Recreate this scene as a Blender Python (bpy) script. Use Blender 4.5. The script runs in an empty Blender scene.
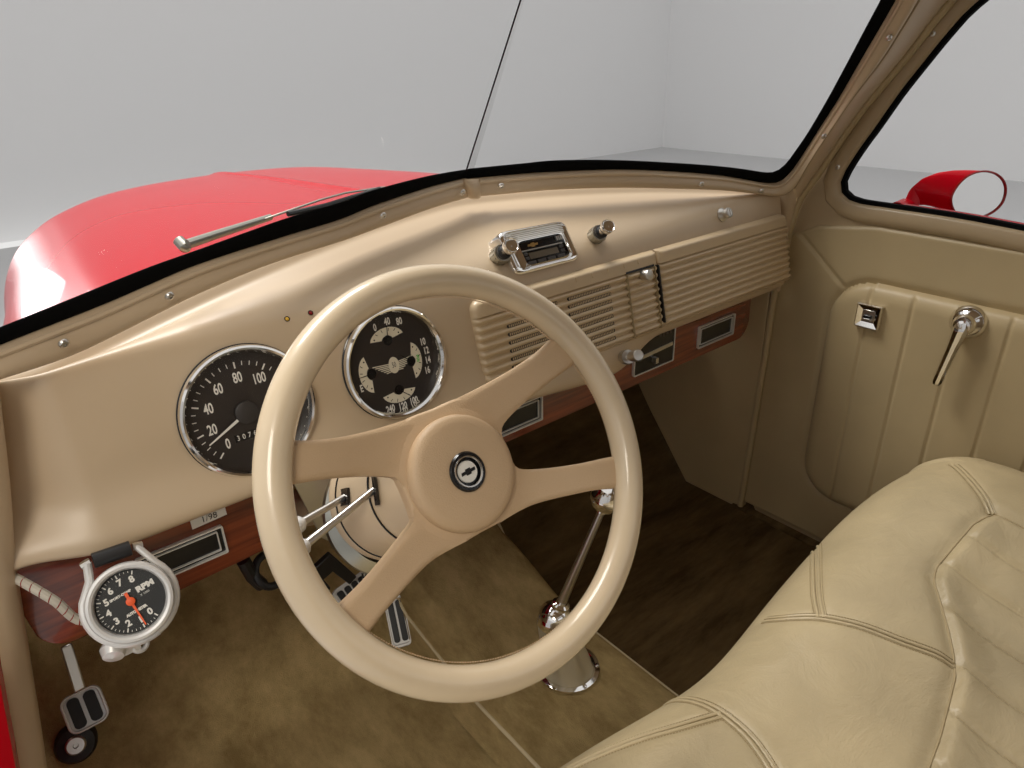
import bpy, bmesh, math, random
import numpy as np
from mathutils import Vector, Matrix
from mathutils.bvhtree import BVHTree
random.seed(7)
sc = bpy.context.scene
COL = sc.collection
PI = math.pi
# ---------------------------------------------------------------- camera, world, lights, exposure
# lengths in metres; all coordinates below are measured from the eye point, X to the passenger
# side, Y to the front of the truck, Z up; everything is moved onto the ground at the end
OFF = Vector((-0.67, 0.0, 1.69))
F = 701.0
_x = np.array([953., -364., F]); _x /= np.linalg.norm(_x)
_d = np.array([48., 1476., F]); _d -= _x * (_x @ _d); _d /= np.linalg.norm(_d)
RR = np.array([_x, np.cross(-_d, _x), -_d])
cd = bpy.data.cameras.new('camera'); cam = bpy.data.objects.new('camera', cd); COL.objects.link(cam)
cd.sensor_width = 36; cd.lens = F / 1024 * 36; cd.clip_start = 0.02; cd.clip_end = 100
cam.matrix_world = Matrix(((RR[0, 0], -RR[0, 1], -RR[0, 2], 0), (RR[1, 0], -RR[1, 1], -RR[1, 2], 0),
                           (RR[2, 0], -RR[2, 1], -RR[2, 2], 0), (0, 0, 0, 1)))
sc.camera = cam
w = bpy.data.worlds.new('world'); sc.world = w; w.use_nodes = True
w.node_tree.nodes['Background'].inputs[0].default_value = (1.0, 0.99, 0.97, 1)
w.node_tree.nodes['Background'].inputs[1].default_value = 0.75
sc.view_settings.view_transform = 'Standard'; sc.view_settings.look = 'None'
sc.view_settings.exposure = 0.12; sc.view_settings.gamma = 1.0
sc.view_settings.use_curve_mapping = False


def area(name, loc, target, sx, sy, power, col):
    l = bpy.data.lights.new(name, 'AREA'); l.shape = 'RECTANGLE'; l.size = sx; l.size_y = sy
    l.energy = power; l.color = col
    o = bpy.data.objects.new(name, l); COL.objects.link(o); o.location = loc
    o.rotation_euler = (Vector(target) - Vector(loc)).to_track_quat('-Z', 'Y').to_euler()
    return o


# area lights: one big overhead bank, one strip bank by the driver's open door; the pair ahead of the truck is added
area('softbox_overhead', (0.25, 2.3, 2.7), (0.65, 0.6, -0.4), 2.0, 1.1, 125, (1, 0.97, 0.92))
area('softbox_driver_side', (-1.0, -0.9, 1.5), (0.75, 0.5, -0.5), 0.8, 0.8, 24, (1, 0.91, 0.78))
area('added_hood_light', (-0.42, 6.2, -0.35), (0.1, 1.6, -0.35), 0.62, 0.75, 11, (1, 1, 1))  # no known source, added to reflect as a white patch on the hood
area('added_hood_light_upper', (-0.30, 6.2, 0.50), (0.1, 1.2, -0.3), 0.5, 0.28, 4, (1, 1, 1))  # added likewise, for a smaller white pane higher on the hood

# ---------------------------------------------------------------- maths helpers
def V(*a): return Vector(a)
def ray(px, py):
    c = RR @ np.array([px - 512., py - 384., F]); return Vector(c).normalized()
def at_plane(px, py, p0, n):
    r = ray(px, py); return r * (Vector(p0).dot(n) / r.dot(n))
def at_X(px, py, x): return at_plane(px, py, (x, 0, 0), V(1, 0, 0))
def at_Y(px, py, y): return at_plane(px, py, (0, y, 0), V(0, 1, 0))
def at_Z(px, py, z): return at_plane(px, py, (0, 0, z), V(0, 0, 1))
def smooth(t): t = min(1, max(0, t)); return t * t * (3 - 2 * t)
def lerp(a, b, t): return a + (b - a) * t
def interp(x, xs, ys): return float(np.interp(x, xs, ys))
def frame(n, up=V(0, 0, 1)):
    n = Vector(n).normalized(); u = Vector(up).cross(n)
    if u.length < 1e-4: u = V(1, 0, 0)
    u.normalize(); return u, n.cross(u), n           # right, up, normal (towards viewer)
def resample(pts, n):
    pts = [Vector(p) for p in pts]
    d = [0]
    for a, b in zip(pts, pts[1:]): d.append(d[-1] + (b - a).length)
    out = []
    for i in range(n):
        s = d[-1] * i / (n - 1); k = 0
        while k < len(d) - 2 and d[k + 1] < s: k += 1
        t = (s - d[k]) / max(1e-9, d[k + 1] - d[k]); out.append(pts[k].lerp(pts[k + 1], t))
    return out
def spline(pts, n, closed=False):
    """Catmull-Rom through the points, n samples evenly spaced"""
    P = [Vector(p) for p in pts]; m = len(P); out = []
    segs = m if closed else m - 1
    for i in range(segs):
        if closed: a, b, c, d = P[i - 1], P[i], P[(i + 1) % m], P[(i + 2) % m]
        else: a, b, c, d = P[max(0, i - 1)], P[i], P[i + 1], P[min(m - 1, i + 2)]
        for k in range(14):
            t = k / 14
            out.append(0.5 * ((2 * b) + (c - a) * t + (2 * a - 5 * b + 4 * c - d) * t * t + (3 * b - a - 3 * c + d) * t ** 3))
    out.append(P[0] if closed else P[-1])
    return resample(out, n)
def rrect(w, h, r, k=6):
    out = []
    for cx, cy, a0 in ((w / 2 - r, h / 2 - r, 0), (-w / 2 + r, h / 2 - r, 90), (-w / 2 + r, -h / 2 + r, 180), (w / 2 - r, -h / 2 + r, 270)):
        for i in range(k + 1):
            a = math.radians(a0 + 90 * i / k); out.append((cx + r * math.cos(a), cy + r * math.sin(a)))
    return out


class MB:
    def __init__(s): s.v = []; s.f = []
    def add(s, vs, fs):
        o = len(s.v); s.v += [Vector(p) for p in vs]; s.f += [tuple(i + o for i in f) for f in fs]; return s
    def grid(s, rows, close_u=False, close_v=False):
        nu = len(rows); nv = len(rows[0]); vs = [p for r in rows for p in r]; fs = []
        for i in range(nu if close_u else nu - 1):
            for j in range(nv if close_v else nv - 1):
                a = i; b = (i + 1) % nu; c = j; d = (j + 1) % nv
                fs.append((a * nv + c, b * nv + c, b * nv + d, a * nv + d))
        return s.add(vs, fs)
    def box(s, c, size, ax=None):
        ax = ax or (V(1, 0, 0), V(0, 1, 0), V(0, 0, 1)); c = Vector(c); vs = []
        for i in (-.5, .5):
            for j in (-.5, .5):
                for k in (-.5, .5): vs.append(c + ax[0] * (i * size[0]) + ax[1] * (j * size[1]) + ax[2] * (k * size[2]))
        return s.add(vs, [(0, 1, 3, 2), (4, 6, 7, 5), (0, 4, 5, 1), (2, 3, 7, 6), (0, 2, 6, 4), (1, 5, 7, 3)])
    def tube(s, path, r, n=12, cap=True):
        path = [Vector(p) for p in path]; rs = r if isinstance(r, (list, tuple)) else [r] * len(path)
        rows = []; u = None
        for i, p in enumerate(path):
            t = (path[min(i + 1, len(path) - 1)] - path[max(i - 1, 0)]).normalized()
            if u is None: u = t.orthogonal().normalized()
            u = (u - t * u.dot(t)).normalized(); v = t.cross(u)
            rows.append([p + (u * math.cos(2 * PI * k / n) + v * math.sin(2 * PI * k / n)) * rs[i] for k in range(n)])
        o = len(s.v); s.grid(rows, close_v=True)
        if cap:
            m = len(path); s.f.append(tuple(o + k for k in range(n))[::-1]); s.f.append(tuple(o + (m - 1) * n + k for k in range(n)))
        return s
    def lathe(s, prof, org, axis, n=48, up=V(0, 0, 1), cap=False):
        """prof: (radius, height along axis)"""
        u, v, nn = frame(axis, up); org = Vector(org); rows = []
        for r, h in prof:
            rows.append([org + nn * h + (u * math.cos(2 * PI * k / n) + v * math.sin(2 * PI * k / n)) * r for k in range(n)])
        o = len(s.v); s.grid(rows, close_v=True)
        if cap: s.f.append(tuple(o + (len(prof) - 1) * n + k for k in range(n)))
        return s
    def prism(s, poly, org, fr, d0, d1, inset=0.0, insd=0.0):
        """2-D outline in a frame, extruded from depth d0 to d1 with an optional chamfer at d1"""
        u, v, n = fr; org = Vector(org); k = len(poly); rings = []
        cx = sum(p[0] for p in poly) / k; cy = sum(p[1] for p in poly) / k
        def ring(d, ins):
            out = []
            for x, y in poly:
                dx, dy = x - cx, y - cy; L = math.hypot(dx, dy) or 1
                out.append(org + u * (x - dx / L * ins) + v * (y - dy / L * ins) + n * d)
            return out
        if inset: rings = [ring(d0, 0), ring(d1 - insd, 0), ring(d1 - insd * .3, inset * .3), ring(d1, inset)]
        else: rings = [ring(d0, 0), ring(d1, 0)]
        o = len(s.v); s.grid(rings, close_v=True)
        s.f.append(tuple(o + i for i in range(k))[::-1]); s.f.append(tuple(o + (len(rings) - 1) * k + i for i in range(k)))
        return s
    def band(s, outer, inner, org, fr, d0, d1):
        """a frame-shaped outline between two 2-D loops of equal length"""
        u, v, n = fr; org = Vector(org)
        q = lambda p, d: org + u * p[0] + v * p[1] + n * d
        return s.grid([[q(p, d0) for p in outer], [q(p, d1) for p in outer], [q(p, d1) for p in inner], [q(p, d0) for p in inner]], close_u=True, close_v=True)
    def torus(s, c, axis, R, r, n=64, m=14, ang=(0, 2 * PI), up=V(0, 0, 1)):
        u, v, nn = frame(axis, up); c = Vector(c); full = abs(ang[1] - ang[0] - 2 * PI) < 1e-6; rows = []
        for i in range(n if full else n + 1):
            a = ang[0] + (ang[1] - ang[0]) * i / n; d = u * math.cos(a) + v * math.sin(a)
            rows.append([c + d * (R + r * math.cos(2 * PI * k / m)) + nn * (r * math.sin(2 * PI * k / m)) for k in range(m)])
        return s.grid(rows, close_u=full, close_v=True)
    def text(s, body, size, org, u, v, sx=1.0, lift=0.0, align='CENTER', bold=0.0):
        cu = bpy.data.curves.new('t', 'FONT'); cu.body = body; cu.size = size; cu.align_x = align; cu.align_y = 'CENTER'
        cu.resolution_u = 3; cu.offset = bold
        ob = bpy.data.objects.new('t', cu); COL.objects.link(ob)
        dg = bpy.context.evaluated_depsgraph_get(); me = bpy.data.meshes.new_from_object(ob.evaluated_get(dg))
        n = u.cross(v)
        s.add([Vector(org) + u * (p.co.x * sx) + v * p.co.y + n * lift for p in me.vertices], [tuple(p.vertices) for p in me.polygons])
        bpy.data.objects.remove(ob); bpy.data.curves.remove(cu); bpy.data.meshes.remove(me)
        return s
    def build(s, name, mat, parent=None, ang=35, bevel=0, seg=2, sub=0, merge=False):
        for f in s.f: assert max(f) < len(s.v), name
        org = ORG.get(parent.name, V(0, 0, 0)) if parent else V(0, 0, 0)
        me = bpy.data.meshes.new(name); me.from_pydata([p - org for p in s.v], [], s.f)
        bm = bmesh.new(); bm.from_mesh(me)
        if merge: bmesh.ops.remove_doubles(bm, verts=bm.verts, dist=1e-5)
        bmesh.ops.recalc_face_normals(bm, faces=bm.faces)
        lim = math.radians(ang)
        for f in bm.faces: f.smooth = True
        for e in bm.edges:
            if len(e.link_faces) == 2 and e.calc_face_angle(0) > lim: e.smooth = False
        bm.to_mesh(me); bm.free(); me.update()
        me.materials.append(mat)
        o = bpy.data.objects.new(name, me); COL.objects.link(o)
        if bevel:
            b = o.modifiers.new('bevel', 'BEVEL'); b.width = bevel; b.segments = seg; b.limit_method = 'ANGLE'; b.angle_limit = math.radians(40)
        if sub:
            b = o.modifiers.new('sub', 'SUBSURF'); b.levels = sub; b.render_levels = sub
        if parent: o.parent = parent; ORG[o.name] = org
        return o


ORG = {}
def tag(o, label=None, cat=None, group=None, kind=None):
    if label: o['label'] = label
    if cat: o['category'] = cat
    if group: o['group'] = group
    if kind: o['kind'] = kind
    return o
def thing(name, loc, label, cat, group=None):
    o = bpy.data.objects.new(name, None); COL.objects.link(o); o.location = loc; o.empty_display_size = 0.02
    ORG[o.name] = Vector(loc); return tag(o, label, cat, group)


# ---------------------------------------------------------------- materials
def mat(name, col, rough=0.5, metal=0.0, coat=0.0, crough=0.06, spec=0.5, var=0.0, vscale=8.0, bump=0.0, bscale=300.0, bdist=0.001, col2=None, stretch=(1, 1, 1), emit=None, sheen=0.0, detail=3.0, wrinkle=0.0, rampw=0.15, nrough=0.5):
    m = bpy.data.materials.new(name); m.use_nodes = True; nt = m.node_tree; b = nt.nodes['Principled BSDF']
    b.inputs['Base Color'].default_value = (*col, 1); b.inputs['Roughness'].default_value = rough
    b.inputs['Metallic'].default_value = metal; b.inputs['Coat Weight'].default_value = coat; b.inputs['Coat Roughness'].default_value = crough
    b.inputs['Specular IOR Level'].default_value = spec
    if sheen: b.inputs['Sheen Weight'].default_value = sheen; b.inputs['Sheen Roughness'].default_value = 0.5
    if emit: b.inputs['Emission Color'].default_value = (*emit[0], 1); b.inputs['Emission Strength'].default_value = emit[1]
    if var or bump or col2:
        tc = nt.nodes.new('ShaderNodeTexCoord'); mp = nt.nodes.new('ShaderNodeMapping'); mp.inputs['Scale'].default_value = stretch
        nt.links.new(tc.outputs['Object'], mp.inputs['Vector'])
    if var or col2:
        nz = nt.nodes.new('ShaderNodeTexNoise'); nz.inputs['Scale'].default_value = vscale; nz.inputs['Detail'].default_value = detail; nz.inputs['Roughness'].default_value = nrough
        nt.links.new(mp.outputs[0], nz.inputs['Vector'])
        rp = nt.nodes.new('ShaderNodeValToRGB'); c2 = col2 or tuple(c * (1 - var) for c in col); c1 = col if col2 else tuple(min(1, c * (1 + var)) for c in col)
        rp.color_ramp.elements[0].position = 0.5 - rampw; rp.color_ramp.elements[0].color = (*c2, 1)
        rp.color_ramp.elements[1].position = 0.5 + rampw; rp.color_ramp.elements[1].color = (*c1, 1)
        nt.links.new(nz.outputs['Fac'], rp.inputs[0]); nt.links.new(rp.outputs[0], b.inputs['Base Color'])
    if wrinkle:
        n3 = nt.nodes.new('ShaderNodeTexNoise'); n3.inputs['Scale'].default_value = 16; n3.inputs['Detail'].default_value = 9; n3.inputs['Roughness'].default_value = .62; n3.inputs['Distortion'].default_value = 1.2
        nt.links.new(mp.outputs[0], n3.inputs['Vector'])
        b3 = nt.nodes.new('ShaderNodeBump'); b3.inputs['Strength'].default_value = wrinkle; b3.inputs['Distance'].default_value = .02
        nt.links.new(n3.outputs['Fac'], b3.inputs['Height']); nt.links.new(b3.outputs[0], b.inputs['Normal'])
    if bump:
        n2 = nt.nodes.new('ShaderNodeTexNoise'); n2.inputs['Scale'].default_value = bscale; n2.inputs['Detail'].default_value = 2
        nt.links.new(tc.outputs['Object'], n2.inputs['Vector'])
        bp = nt.nodes.new('ShaderNodeBump'); bp.inputs['Strength'].default_value = bump; bp.inputs['Distance'].default_value = bdist
        nt.links.new(n2.outputs['Fac'], bp.inputs['Height']); nt.links.new(bp.outputs[0], b.inputs['Normal'])
        if wrinkle: nt.links.new(b3.outputs[0], bp.inputs['Normal'])
    return m
def glass(name, tint=(1, 1, 1), k=0.06):
    m = bpy.data.materials.new(name); m.use_nodes = True; nt = m.node_tree; nt.nodes.clear()
    out = nt.nodes.new('ShaderNodeOutputMaterial'); mx = nt.nodes.new('ShaderNodeMixShader')
    tr = nt.nodes.new('ShaderNodeBsdfTransparent'); tr.inputs[0].default_value = (*tint, 1)
    gl = nt.nodes.new('ShaderNodeBsdfGlossy'); gl.inputs['Roughness'].default_value = 0.02
    lw = nt.nodes.new('ShaderNodeFresnel'); lw.inputs[0].default_value = 1.10
    nt.links.new(lw.outputs[0], mx.inputs[0]); nt.links.new(tr.outputs[0], mx.inputs[1]); nt.links.new(gl.outputs[0], mx.inputs[2])
    nt.links.new(mx.outputs[0], out.inputs[0]); return m


M = {}
M['paint'] = mat('tan_interior_paint', (0.54, 0.415, 0.275), 0.42, coat=0.22, crough=0.25, var=0.03, vscale=3)
M['panel'] = mat('tan_panel_paint', (0.57, 0.435, 0.27), 0.36, coat=0.35, crough=0.18)
M['trim'] = mat('tan_trim_paint', (0.40, 0.30, 0.178), 0.42, coat=0.15)
M['leather'] = mat('beige_leather', (0.415, 0.332, 0.195), 0.40, var=0.13, vscale=6, bump=0.25, bscale=420, bdist=0.0012, detail=9, wrinkle=0.20)
M['doorleather'] = mat('beige_door_leather', (0.45, 0.35, 0.195), 0.46, var=0.06, vscale=5, bump=0.2, bscale=420, bdist=0.001)
M['wheel'] = mat('cream_rim_leather', (0.64, 0.52, 0.36), 0.25, coat=0.45, var=0.03, vscale=20)
M['spoke'] = mat('tan_grained_spoke', (0.56, 0.40, 0.245), 0.5, bump=0.5, bscale=700, bdist=0.0008)
M['thread'] = mat('pale_thread', (0.60, 0.50, 0.32), 0.7)
M['stitch_shade'] = mat('brown_stitching_and_shade', (0.33, 0.255, 0.14), 0.8)
M['chrome'] = mat('chrome', (0.82, 0.80, 0.77), 0.09, 1.0)
M['satin'] = mat('satin_metal', (0.62, 0.60, 0.56), 0.3, 1.0)
M['knobmetal'] = mat('fluted_grey_metal', (0.42, 0.41, 0.36), 0.28, 1.0)
M['silver'] = mat('silver_paint', (0.72, 0.71, 0.69), 0.32, 0.35)
M['black'] = mat('black_rubber', (0.010, 0.010, 0.011), 0.45)
M['gloss'] = mat('gloss_black', (0.008, 0.008, 0.009), 0.15)
M['gasket'] = mat('black_gasket_rubber', (0.004, 0.004, 0.004), 0.9, spec=0.05)
M['dial'] = mat('dark_brown_dial', (0.022, 0.016, 0.013), 0.45)
M['tachdial'] = mat('black_dial', (0.012, 0.013, 0.013), 0.5)
M['white'] = mat('white_print', (0.80, 0.78, 0.72), 0.6)
M['ivory'] = mat('ivory_gauge_face', (0.72, 0.67, 0.53), 0.55)
M['grey'] = mat('grey_disc', (0.034, 0.029, 0.026), 0.5)
M['orange'] = mat('orange_needle', (0.95, 0.13, 0.03), 0.5)
M['green'] = mat('green_mark', (0.1, 0.5, 0.08), 0.5)
M['red'] = mat('red_body_paint', (0.47, 0.002, 0.010), 0.25, coat=0.2, crough=0.03, spec=0.08)
M['redlens'] = mat('red_lens', (0.25, 0.01, 0.01), 0.2)
M['amber'] = mat('amber_lens', (0.75, 0.45, 0.06), 0.2)
M['wood'] = mat('mahogany_veneer', (0.24, 0.05, 0.016), 0.26, coat=0.5, col2=(0.10, 0.018, 0.007), vscale=9, stretch=(0.7, 5, 14), detail=6)
M['carpet'] = mat('tan_carpet', (0.68, 0.51, 0.245), 0.95, col2=(0.36, 0.255, 0.105), vscale=10, bump=1.0, bscale=800, bdist=0.005, stretch=(1, .45, 1), detail=15, spec=0.05, rampw=.13, nrough=.72)
M['mat'] = mat('dark_brown_carpet', (0.20, 0.13, 0.055), 0.95, col2=(0.085, 0.052, 0.021), vscale=8, bump=1.0, bscale=800, bdist=0.005, stretch=(.6, 2.4, 1), detail=15, spec=0.05, nrough=.68)
M['dark'] = mat('dark_firewall', (0.04, 0.028, 0.016), 0.9)
M['boot'] = mat('grey_beige_boot', (0.50, 0.44, 0.31), 0.5, bump=0.25, bscale=300)
M['wall'] = mat('studio_wall', (0.80, 0.80, 0.805), 0.9)
M['floor'] = mat('studio_floor', (0.52, 0.52, 0.525), 0.7)
M['glass'] = glass('window_glass')
M['mirror'] = mat('mirror_glass', (0.9, 0.9, 0.9), 0.02, 1.0)
M['displ'] = mat('radio_display', (0.10, 0.08, 0.055), 0.2)
M['gold'] = mat('gold_emblem', (0.45, 0.28, 0.10), 0.35, 0.8)
M['sleeve'] = mat('braided_sleeve', (0.50, 0.46, 0.38), 0.55)

# ---------------------------------------------------------------- the studio
GZ = -1.69
def quad(name, pts, m, n=1):
    o = MB().add(pts, [tuple(range(len(pts)))]).build(name, m); o['kind'] = 'structure'; return o
xr, yb, xl, yr, zt = 10.8, 8.9, -9.0, -8.0, 4.2
quad('floor', [(xl, yr, GZ), (xr, yr, GZ), (xr, yb, GZ), (xl, yb, GZ)], M['floor'])
quad('wall_back', [(xl, yb + .75, GZ), (xr, yb - .15, GZ), (xr, yb - .15, zt), (xl, yb + .75, zt)], M['wall'])
quad('wall_right', [(xr, yb, GZ), (xr, yr, GZ), (xr, yr, zt), (xr, yb, zt)], M['wall'])
quad('wall_left', [(xl, yr, GZ), (xl, yb + .8, GZ), (xl, yb + .8, zt), (xl, yr, zt)], M['wall'])
quad('wall_rear', [(xl, yr, GZ), (xl, yr, zt), (xr, yr, zt), (xr, yr, GZ)], M['wall'])

# ---------------------------------------------------------------- dashboard
XC = 0.67
TD = math.tan(math.radians(13))
ND = V(0, -math.cos(math.radians(13)), math.sin(math.radians(13)))
VD = V(0, math.sin(math.radians(13)), math.cos(math.radians(13)))
UX = V(1, 0, 0)
FD = (UX, VD, ND)
PF = V(0, 0.76, -0.37)
def Yf(z): return 0.76 + (z + 0.37) * TD
def base_line(X):
    """top edge of the dash, under the windscreen moulding"""
    a = abs(X - XC)
    Y = 0.955 - 0.271 * math.sqrt(a * a + .0009); z = -0.219 - (0.060 if X > XC else .070) * (a / 0.69) ** 2.0
    return Y, z
def bspl(P, t):
    n = len(P) - 3; x = min(t * n, n - 1e-6); k = int(x); u = x - k
    b = ((1 - u) ** 3 / 6, (3 * u ** 3 - 6 * u * u + 4) / 6, (-3 * u ** 3 + 3 * u * u + 3 * u + 1) / 6, u ** 3 / 6)
    return P[k] * b[0] + P[k + 1] * b[1] + P[k + 2] * b[2] + P[k + 3] * b[3]
def dash_section(X, n=150):
    Yt, zt_ = base_line(X); Yt += 0.02
    zb = -0.470 + .017 * smooth((.46 - X) / .18) - 0.020 * smooth((X - 0.55) / .25) + 0.012 * smooth((0.06 - X) / .1) + 0.026 * smooth((X - .80) / .16)
    end = smooth((0.045 - X) / .08) + 1.3 * smooth((X - 1.345) / .03)
    yo = .024 * smooth((X - .80) / .16)
    P = [(0.80, zb - .012), (0.785, zb - .014), (0.75 + yo, zb - .014), (0.728 + yo, zb - .012), (0.722 + yo, zb + .006), (Yf(zb + .04) - .004 * smooth((X - .42) / .12) + .006 * smooth((.50 - X) / .12) + yo * .3, zb + .040),
         (Yf(-.37), -.37), (Yf(-.335), -.335), (Yf(-.305), -.305), (lerp(Yf(-.285), Yt, .10), -.278), (lerp(Yf(-.28), Yt, .38), lerp(-.266, zt_ - .015, .25)),
         (lerp(Yf(-.28), Yt, .70), lerp(-.258, zt_ - .015, .65)), (Yt - .016, zt_ - .013), (Yt - .004, zt_ - .010), (Yt + .004, zt_ + .002), (Yt + .02, zt_ + .008), (Yt + .04, zt_ + .010)]
    P = [Vector(p) for p in P]
    out = []
    for i in range(n):
        q = bspl(P, i / (n - 1)); out.append(V(X, q[0] + end * 0.030 * smooth((q[1] + .50) / .10), q[1]))
    return out
dash = thing('dashboard', (XC, 0.78, -0.47), 'tan painted steel dashboard stretching under the split windscreen', 'dashboard')
dm = MB(); NX = 420
dm.grid([dash_section(lerp(-0.055, 1.376, i / NX)) for i in range(NX + 1)])
# rolled left end that turns forward into the door jamb
sec = dash_section(-0.055)
dm.grid([sec, [p + V(-.010, .012, 0) for p in sec], [p + V(-.014, .04, 0) for p in sec]])
def hole(ctr, r):     # round openings for the two instruments
    keep = []
    for f in dm.f:
        q = sum((dm.v[i] for i in f), V(0, 0, 0)) / 4 - ctr
        if (q - ND * q.dot(ND)).length > r or abs(q.dot(ND)) > .04: keep.append(f)
    dm.f = keep
GS = at_plane(251, 411.5, PF + ND * .008, ND) - ND * .008; GG = at_plane(398, 363.2, PF + ND * .008, ND) - ND * .008
hole(GS, .0780 * .94); hole(GG, .0750 * .94)
dm.build('dash_shell', M['paint'], dash, ang=60)
BV = BVHTree.FromPolygons(dm.v, dm.f)
def hit(px, py, bv=None):
    r = ray(px, py); h = (bv or BV).ray_cast(V(0, 0, 0), r)
    if h[0] is None and bv is not None: return at_plane(px, py, CW - NW * .12, NW), (-UX * .7 + NW * .7).normalized()
    if h[0] is None: raise Exception('no hit %s %s' % (px, py))
    n = h[1] if h[1].dot(r) < 0 else -h[1]
    return h[0], n

# ribbed centre panel: speaker grille and glove box on the dash face
PO = PF + ND * 0.012
def pan(px, py):
    q = at_plane(px, py, PO, ND) - PO; return q.x, q.dot(VD)
VT, VB = 0.0545, -0.087
NR = 9
RT = VT - 0.0255      # ribs begin below the plain top band
RP = (RT - (VB + .006)) / NR
def pan_depth(v):
    d = 0.010
    if v > RT: d += 0.003 * math.sin(min(1, (VT - v) / .010) * PI / 2)
    else:
        t = ((RT - v) / RP) % 1.0
        d += 0.0052 * (0.5 - 0.5 * math.cos(2 * PI * t)) ** .75 - 0.0015 if v > VB + .006 else .001
    return d
def panel_mesh(u0, u1, r0=0.0, r1=0.0, v0=VB, v1=VT, extra=0.0, edge=0.004):
    m = MB(); nv = 150; nu = 30; rows = []
    for i in range(nu + 1):
        f = i / nu
        f = 0.5 - 0.5 * math.cos(PI * f)
        row = []
        for j in range(nv + 1):
            v = lerp(v1, v0, j / nv)
            def lim(r):
                a = 0
                if v > v1 - r: a = r - math.sqrt(max(0, r * r - (v - v1 + r) ** 2))
                if v < v0 + r * .6: rr = r * .6; a = rr - math.sqrt(max(0, rr * rr - (v0 + rr - v) ** 2))
                return a
            a = u0 + (lim(r0) if r0 else 0); b = u1 - (lim(r1) if r1 else 0)
            u = lerp(a, b, f)
            e = min(u - a, b - u, v1 - v, v - v0); ro = 0.008
            k = math.sqrt(max(0, 1 - (1 - min(1, max(0, e) / ro)) ** 2)) if e < ro else 1
            row.append(PF + UX * u + VD * v + ND * (-.004 + (pan_depth(v) + extra + .004) * k))
        rows.append(row)
    return m.grid(rows)
uL, uS, uR = 0.545, 0.941, 1.352
sp = thing('speaker_grille', PF + UX * .74, 'tan ribbed speaker grille panel with two columns of louvres left of the glove box', 'speaker grille')
panel_mesh(uL, uS - .001, r0=.016).build('grille_panel', M['panel'], sp, ang=50)
for ci, (a, b) in enumerate(((0.6000, 0.7000), (0.7230, 0.818))):
    for k in range(8):
        vc = RT - RP * (k + .98); a2 = a - .0008 * k; b2 = b - .0005 * k
        if ci == 0 and k == 0: a2 = a + 0.03
        m = MB(); o = PF + VD * vc; d = pan_depth(vc)
        m.prism([(a2, -.0029), (b2, -.0029), (b2, .0029), (a2, .0029)], o, FD, d - .003, d + .0026)
        s = m.build('louvre_slot', M['black'], sp)
        m = MB(); nt_ = int((b2 - a2) / .0036)
        for i in range(nt_):
            x = a2 + .002 + i * .0036
            m.prism([(x, -.0019), (x + .0017, -.0019), (x + .0017, .0019), (x, .0019)], o, FD, d, d + .0034)
        m.build('louvre_mesh', M['panel'], s)
for px, py in ((489, 291), (575, 274), (591, 269), (607, 264.5), (623, 259.5), (637, 255.5)):
    u, v = pan(px, py); m = MB()
    m.prism([(u - .0012, -.0035), (u + .0012, -.0035), (u + .0012, .0035), (u - .0012, .0035)], PF + VD * (VT - .012), FD, .010, .0142)
    m.build('stamped_mark', M['panel'], sp)
at = thing('ash_tray', PF + UX * .9, 'small tan ribbed ash tray front set between louvres and glove box', 'ash tray')
ua, ub = 0.858, 0.926
panel_mesh(ua, ub, v0=VB + .004, v1=RT + .0005, extra=.0022, edge=.002).build('ash_tray_front', M['panel'], at, ang=50)
MB().prism([(ua - .0015, RT - .001), (ub + .0015, RT - .001), (ub + .0015, RT + .0025), (ua - .0015, RT + .0025)], PF, FD, .006, .0132).build('top_gap', M['black'], at)
for x_ in (ua - .0008, ub + .0008): MB().prism([(x_ - .0006, VB + .006), (x_ + .0006, VB + .006), (x_ + .0006, RT - .001), (x_ - .0006, RT - .001)], PF, FD, .006, .0156).build('side_gap', M['stitch_shade'], at)
kx = PF + UX * 0.896 + VD * .0185
MB().lathe([(.0, 0), (.006, 0.008), (.006, .012), (.0095, .014), (.0098, .026), (.0088, .029), (0, .0295)], kx, ND, 24).build('pull_knob', M['satin'], at)
gb = thing('glove_box_door', PF + UX * 1.15, 'wide tan ribbed glove box door at the passenger end of the dashboard', 'glove box')
panel_mesh(uS + .0015, uR, r1=.022).build('door_panel', M['panel'], gb, ang=50)
MB().prism([(uS - .0012, VB + .012), (uS + .0018, VB + .012), (uS + .0018, RT - .002), (uS - .0012, RT - .002)], PF, FD, 0.0, .0115).build('shut_line', M['black'], gb)

# indicator lamps in the dash above the speedometer
for px, py, mm, lb in ((287, 319, 'amber', 'tiny amber indicator lamp left of a red one on the dash'), (310.5, 313, 'redlens', 'tiny dark red indicator lamp near the steering wheel rim')):
    p, n = hit(px, py); t = thing('indicator_lamp', p, lb, 'lamp', 'indicator lamps above the speedometer')
    MB().lathe([(.0030, -.002), (.0034, .0008), (.0028, .0014), (.0026, .0006)], p, n, 16).build('bezel', M['gloss'], t)
    MB().lathe([(.0026, .0004), (.0018, .0012), (0, .0015)], p, n, 16).build('lens', M[mm], t)

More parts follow.
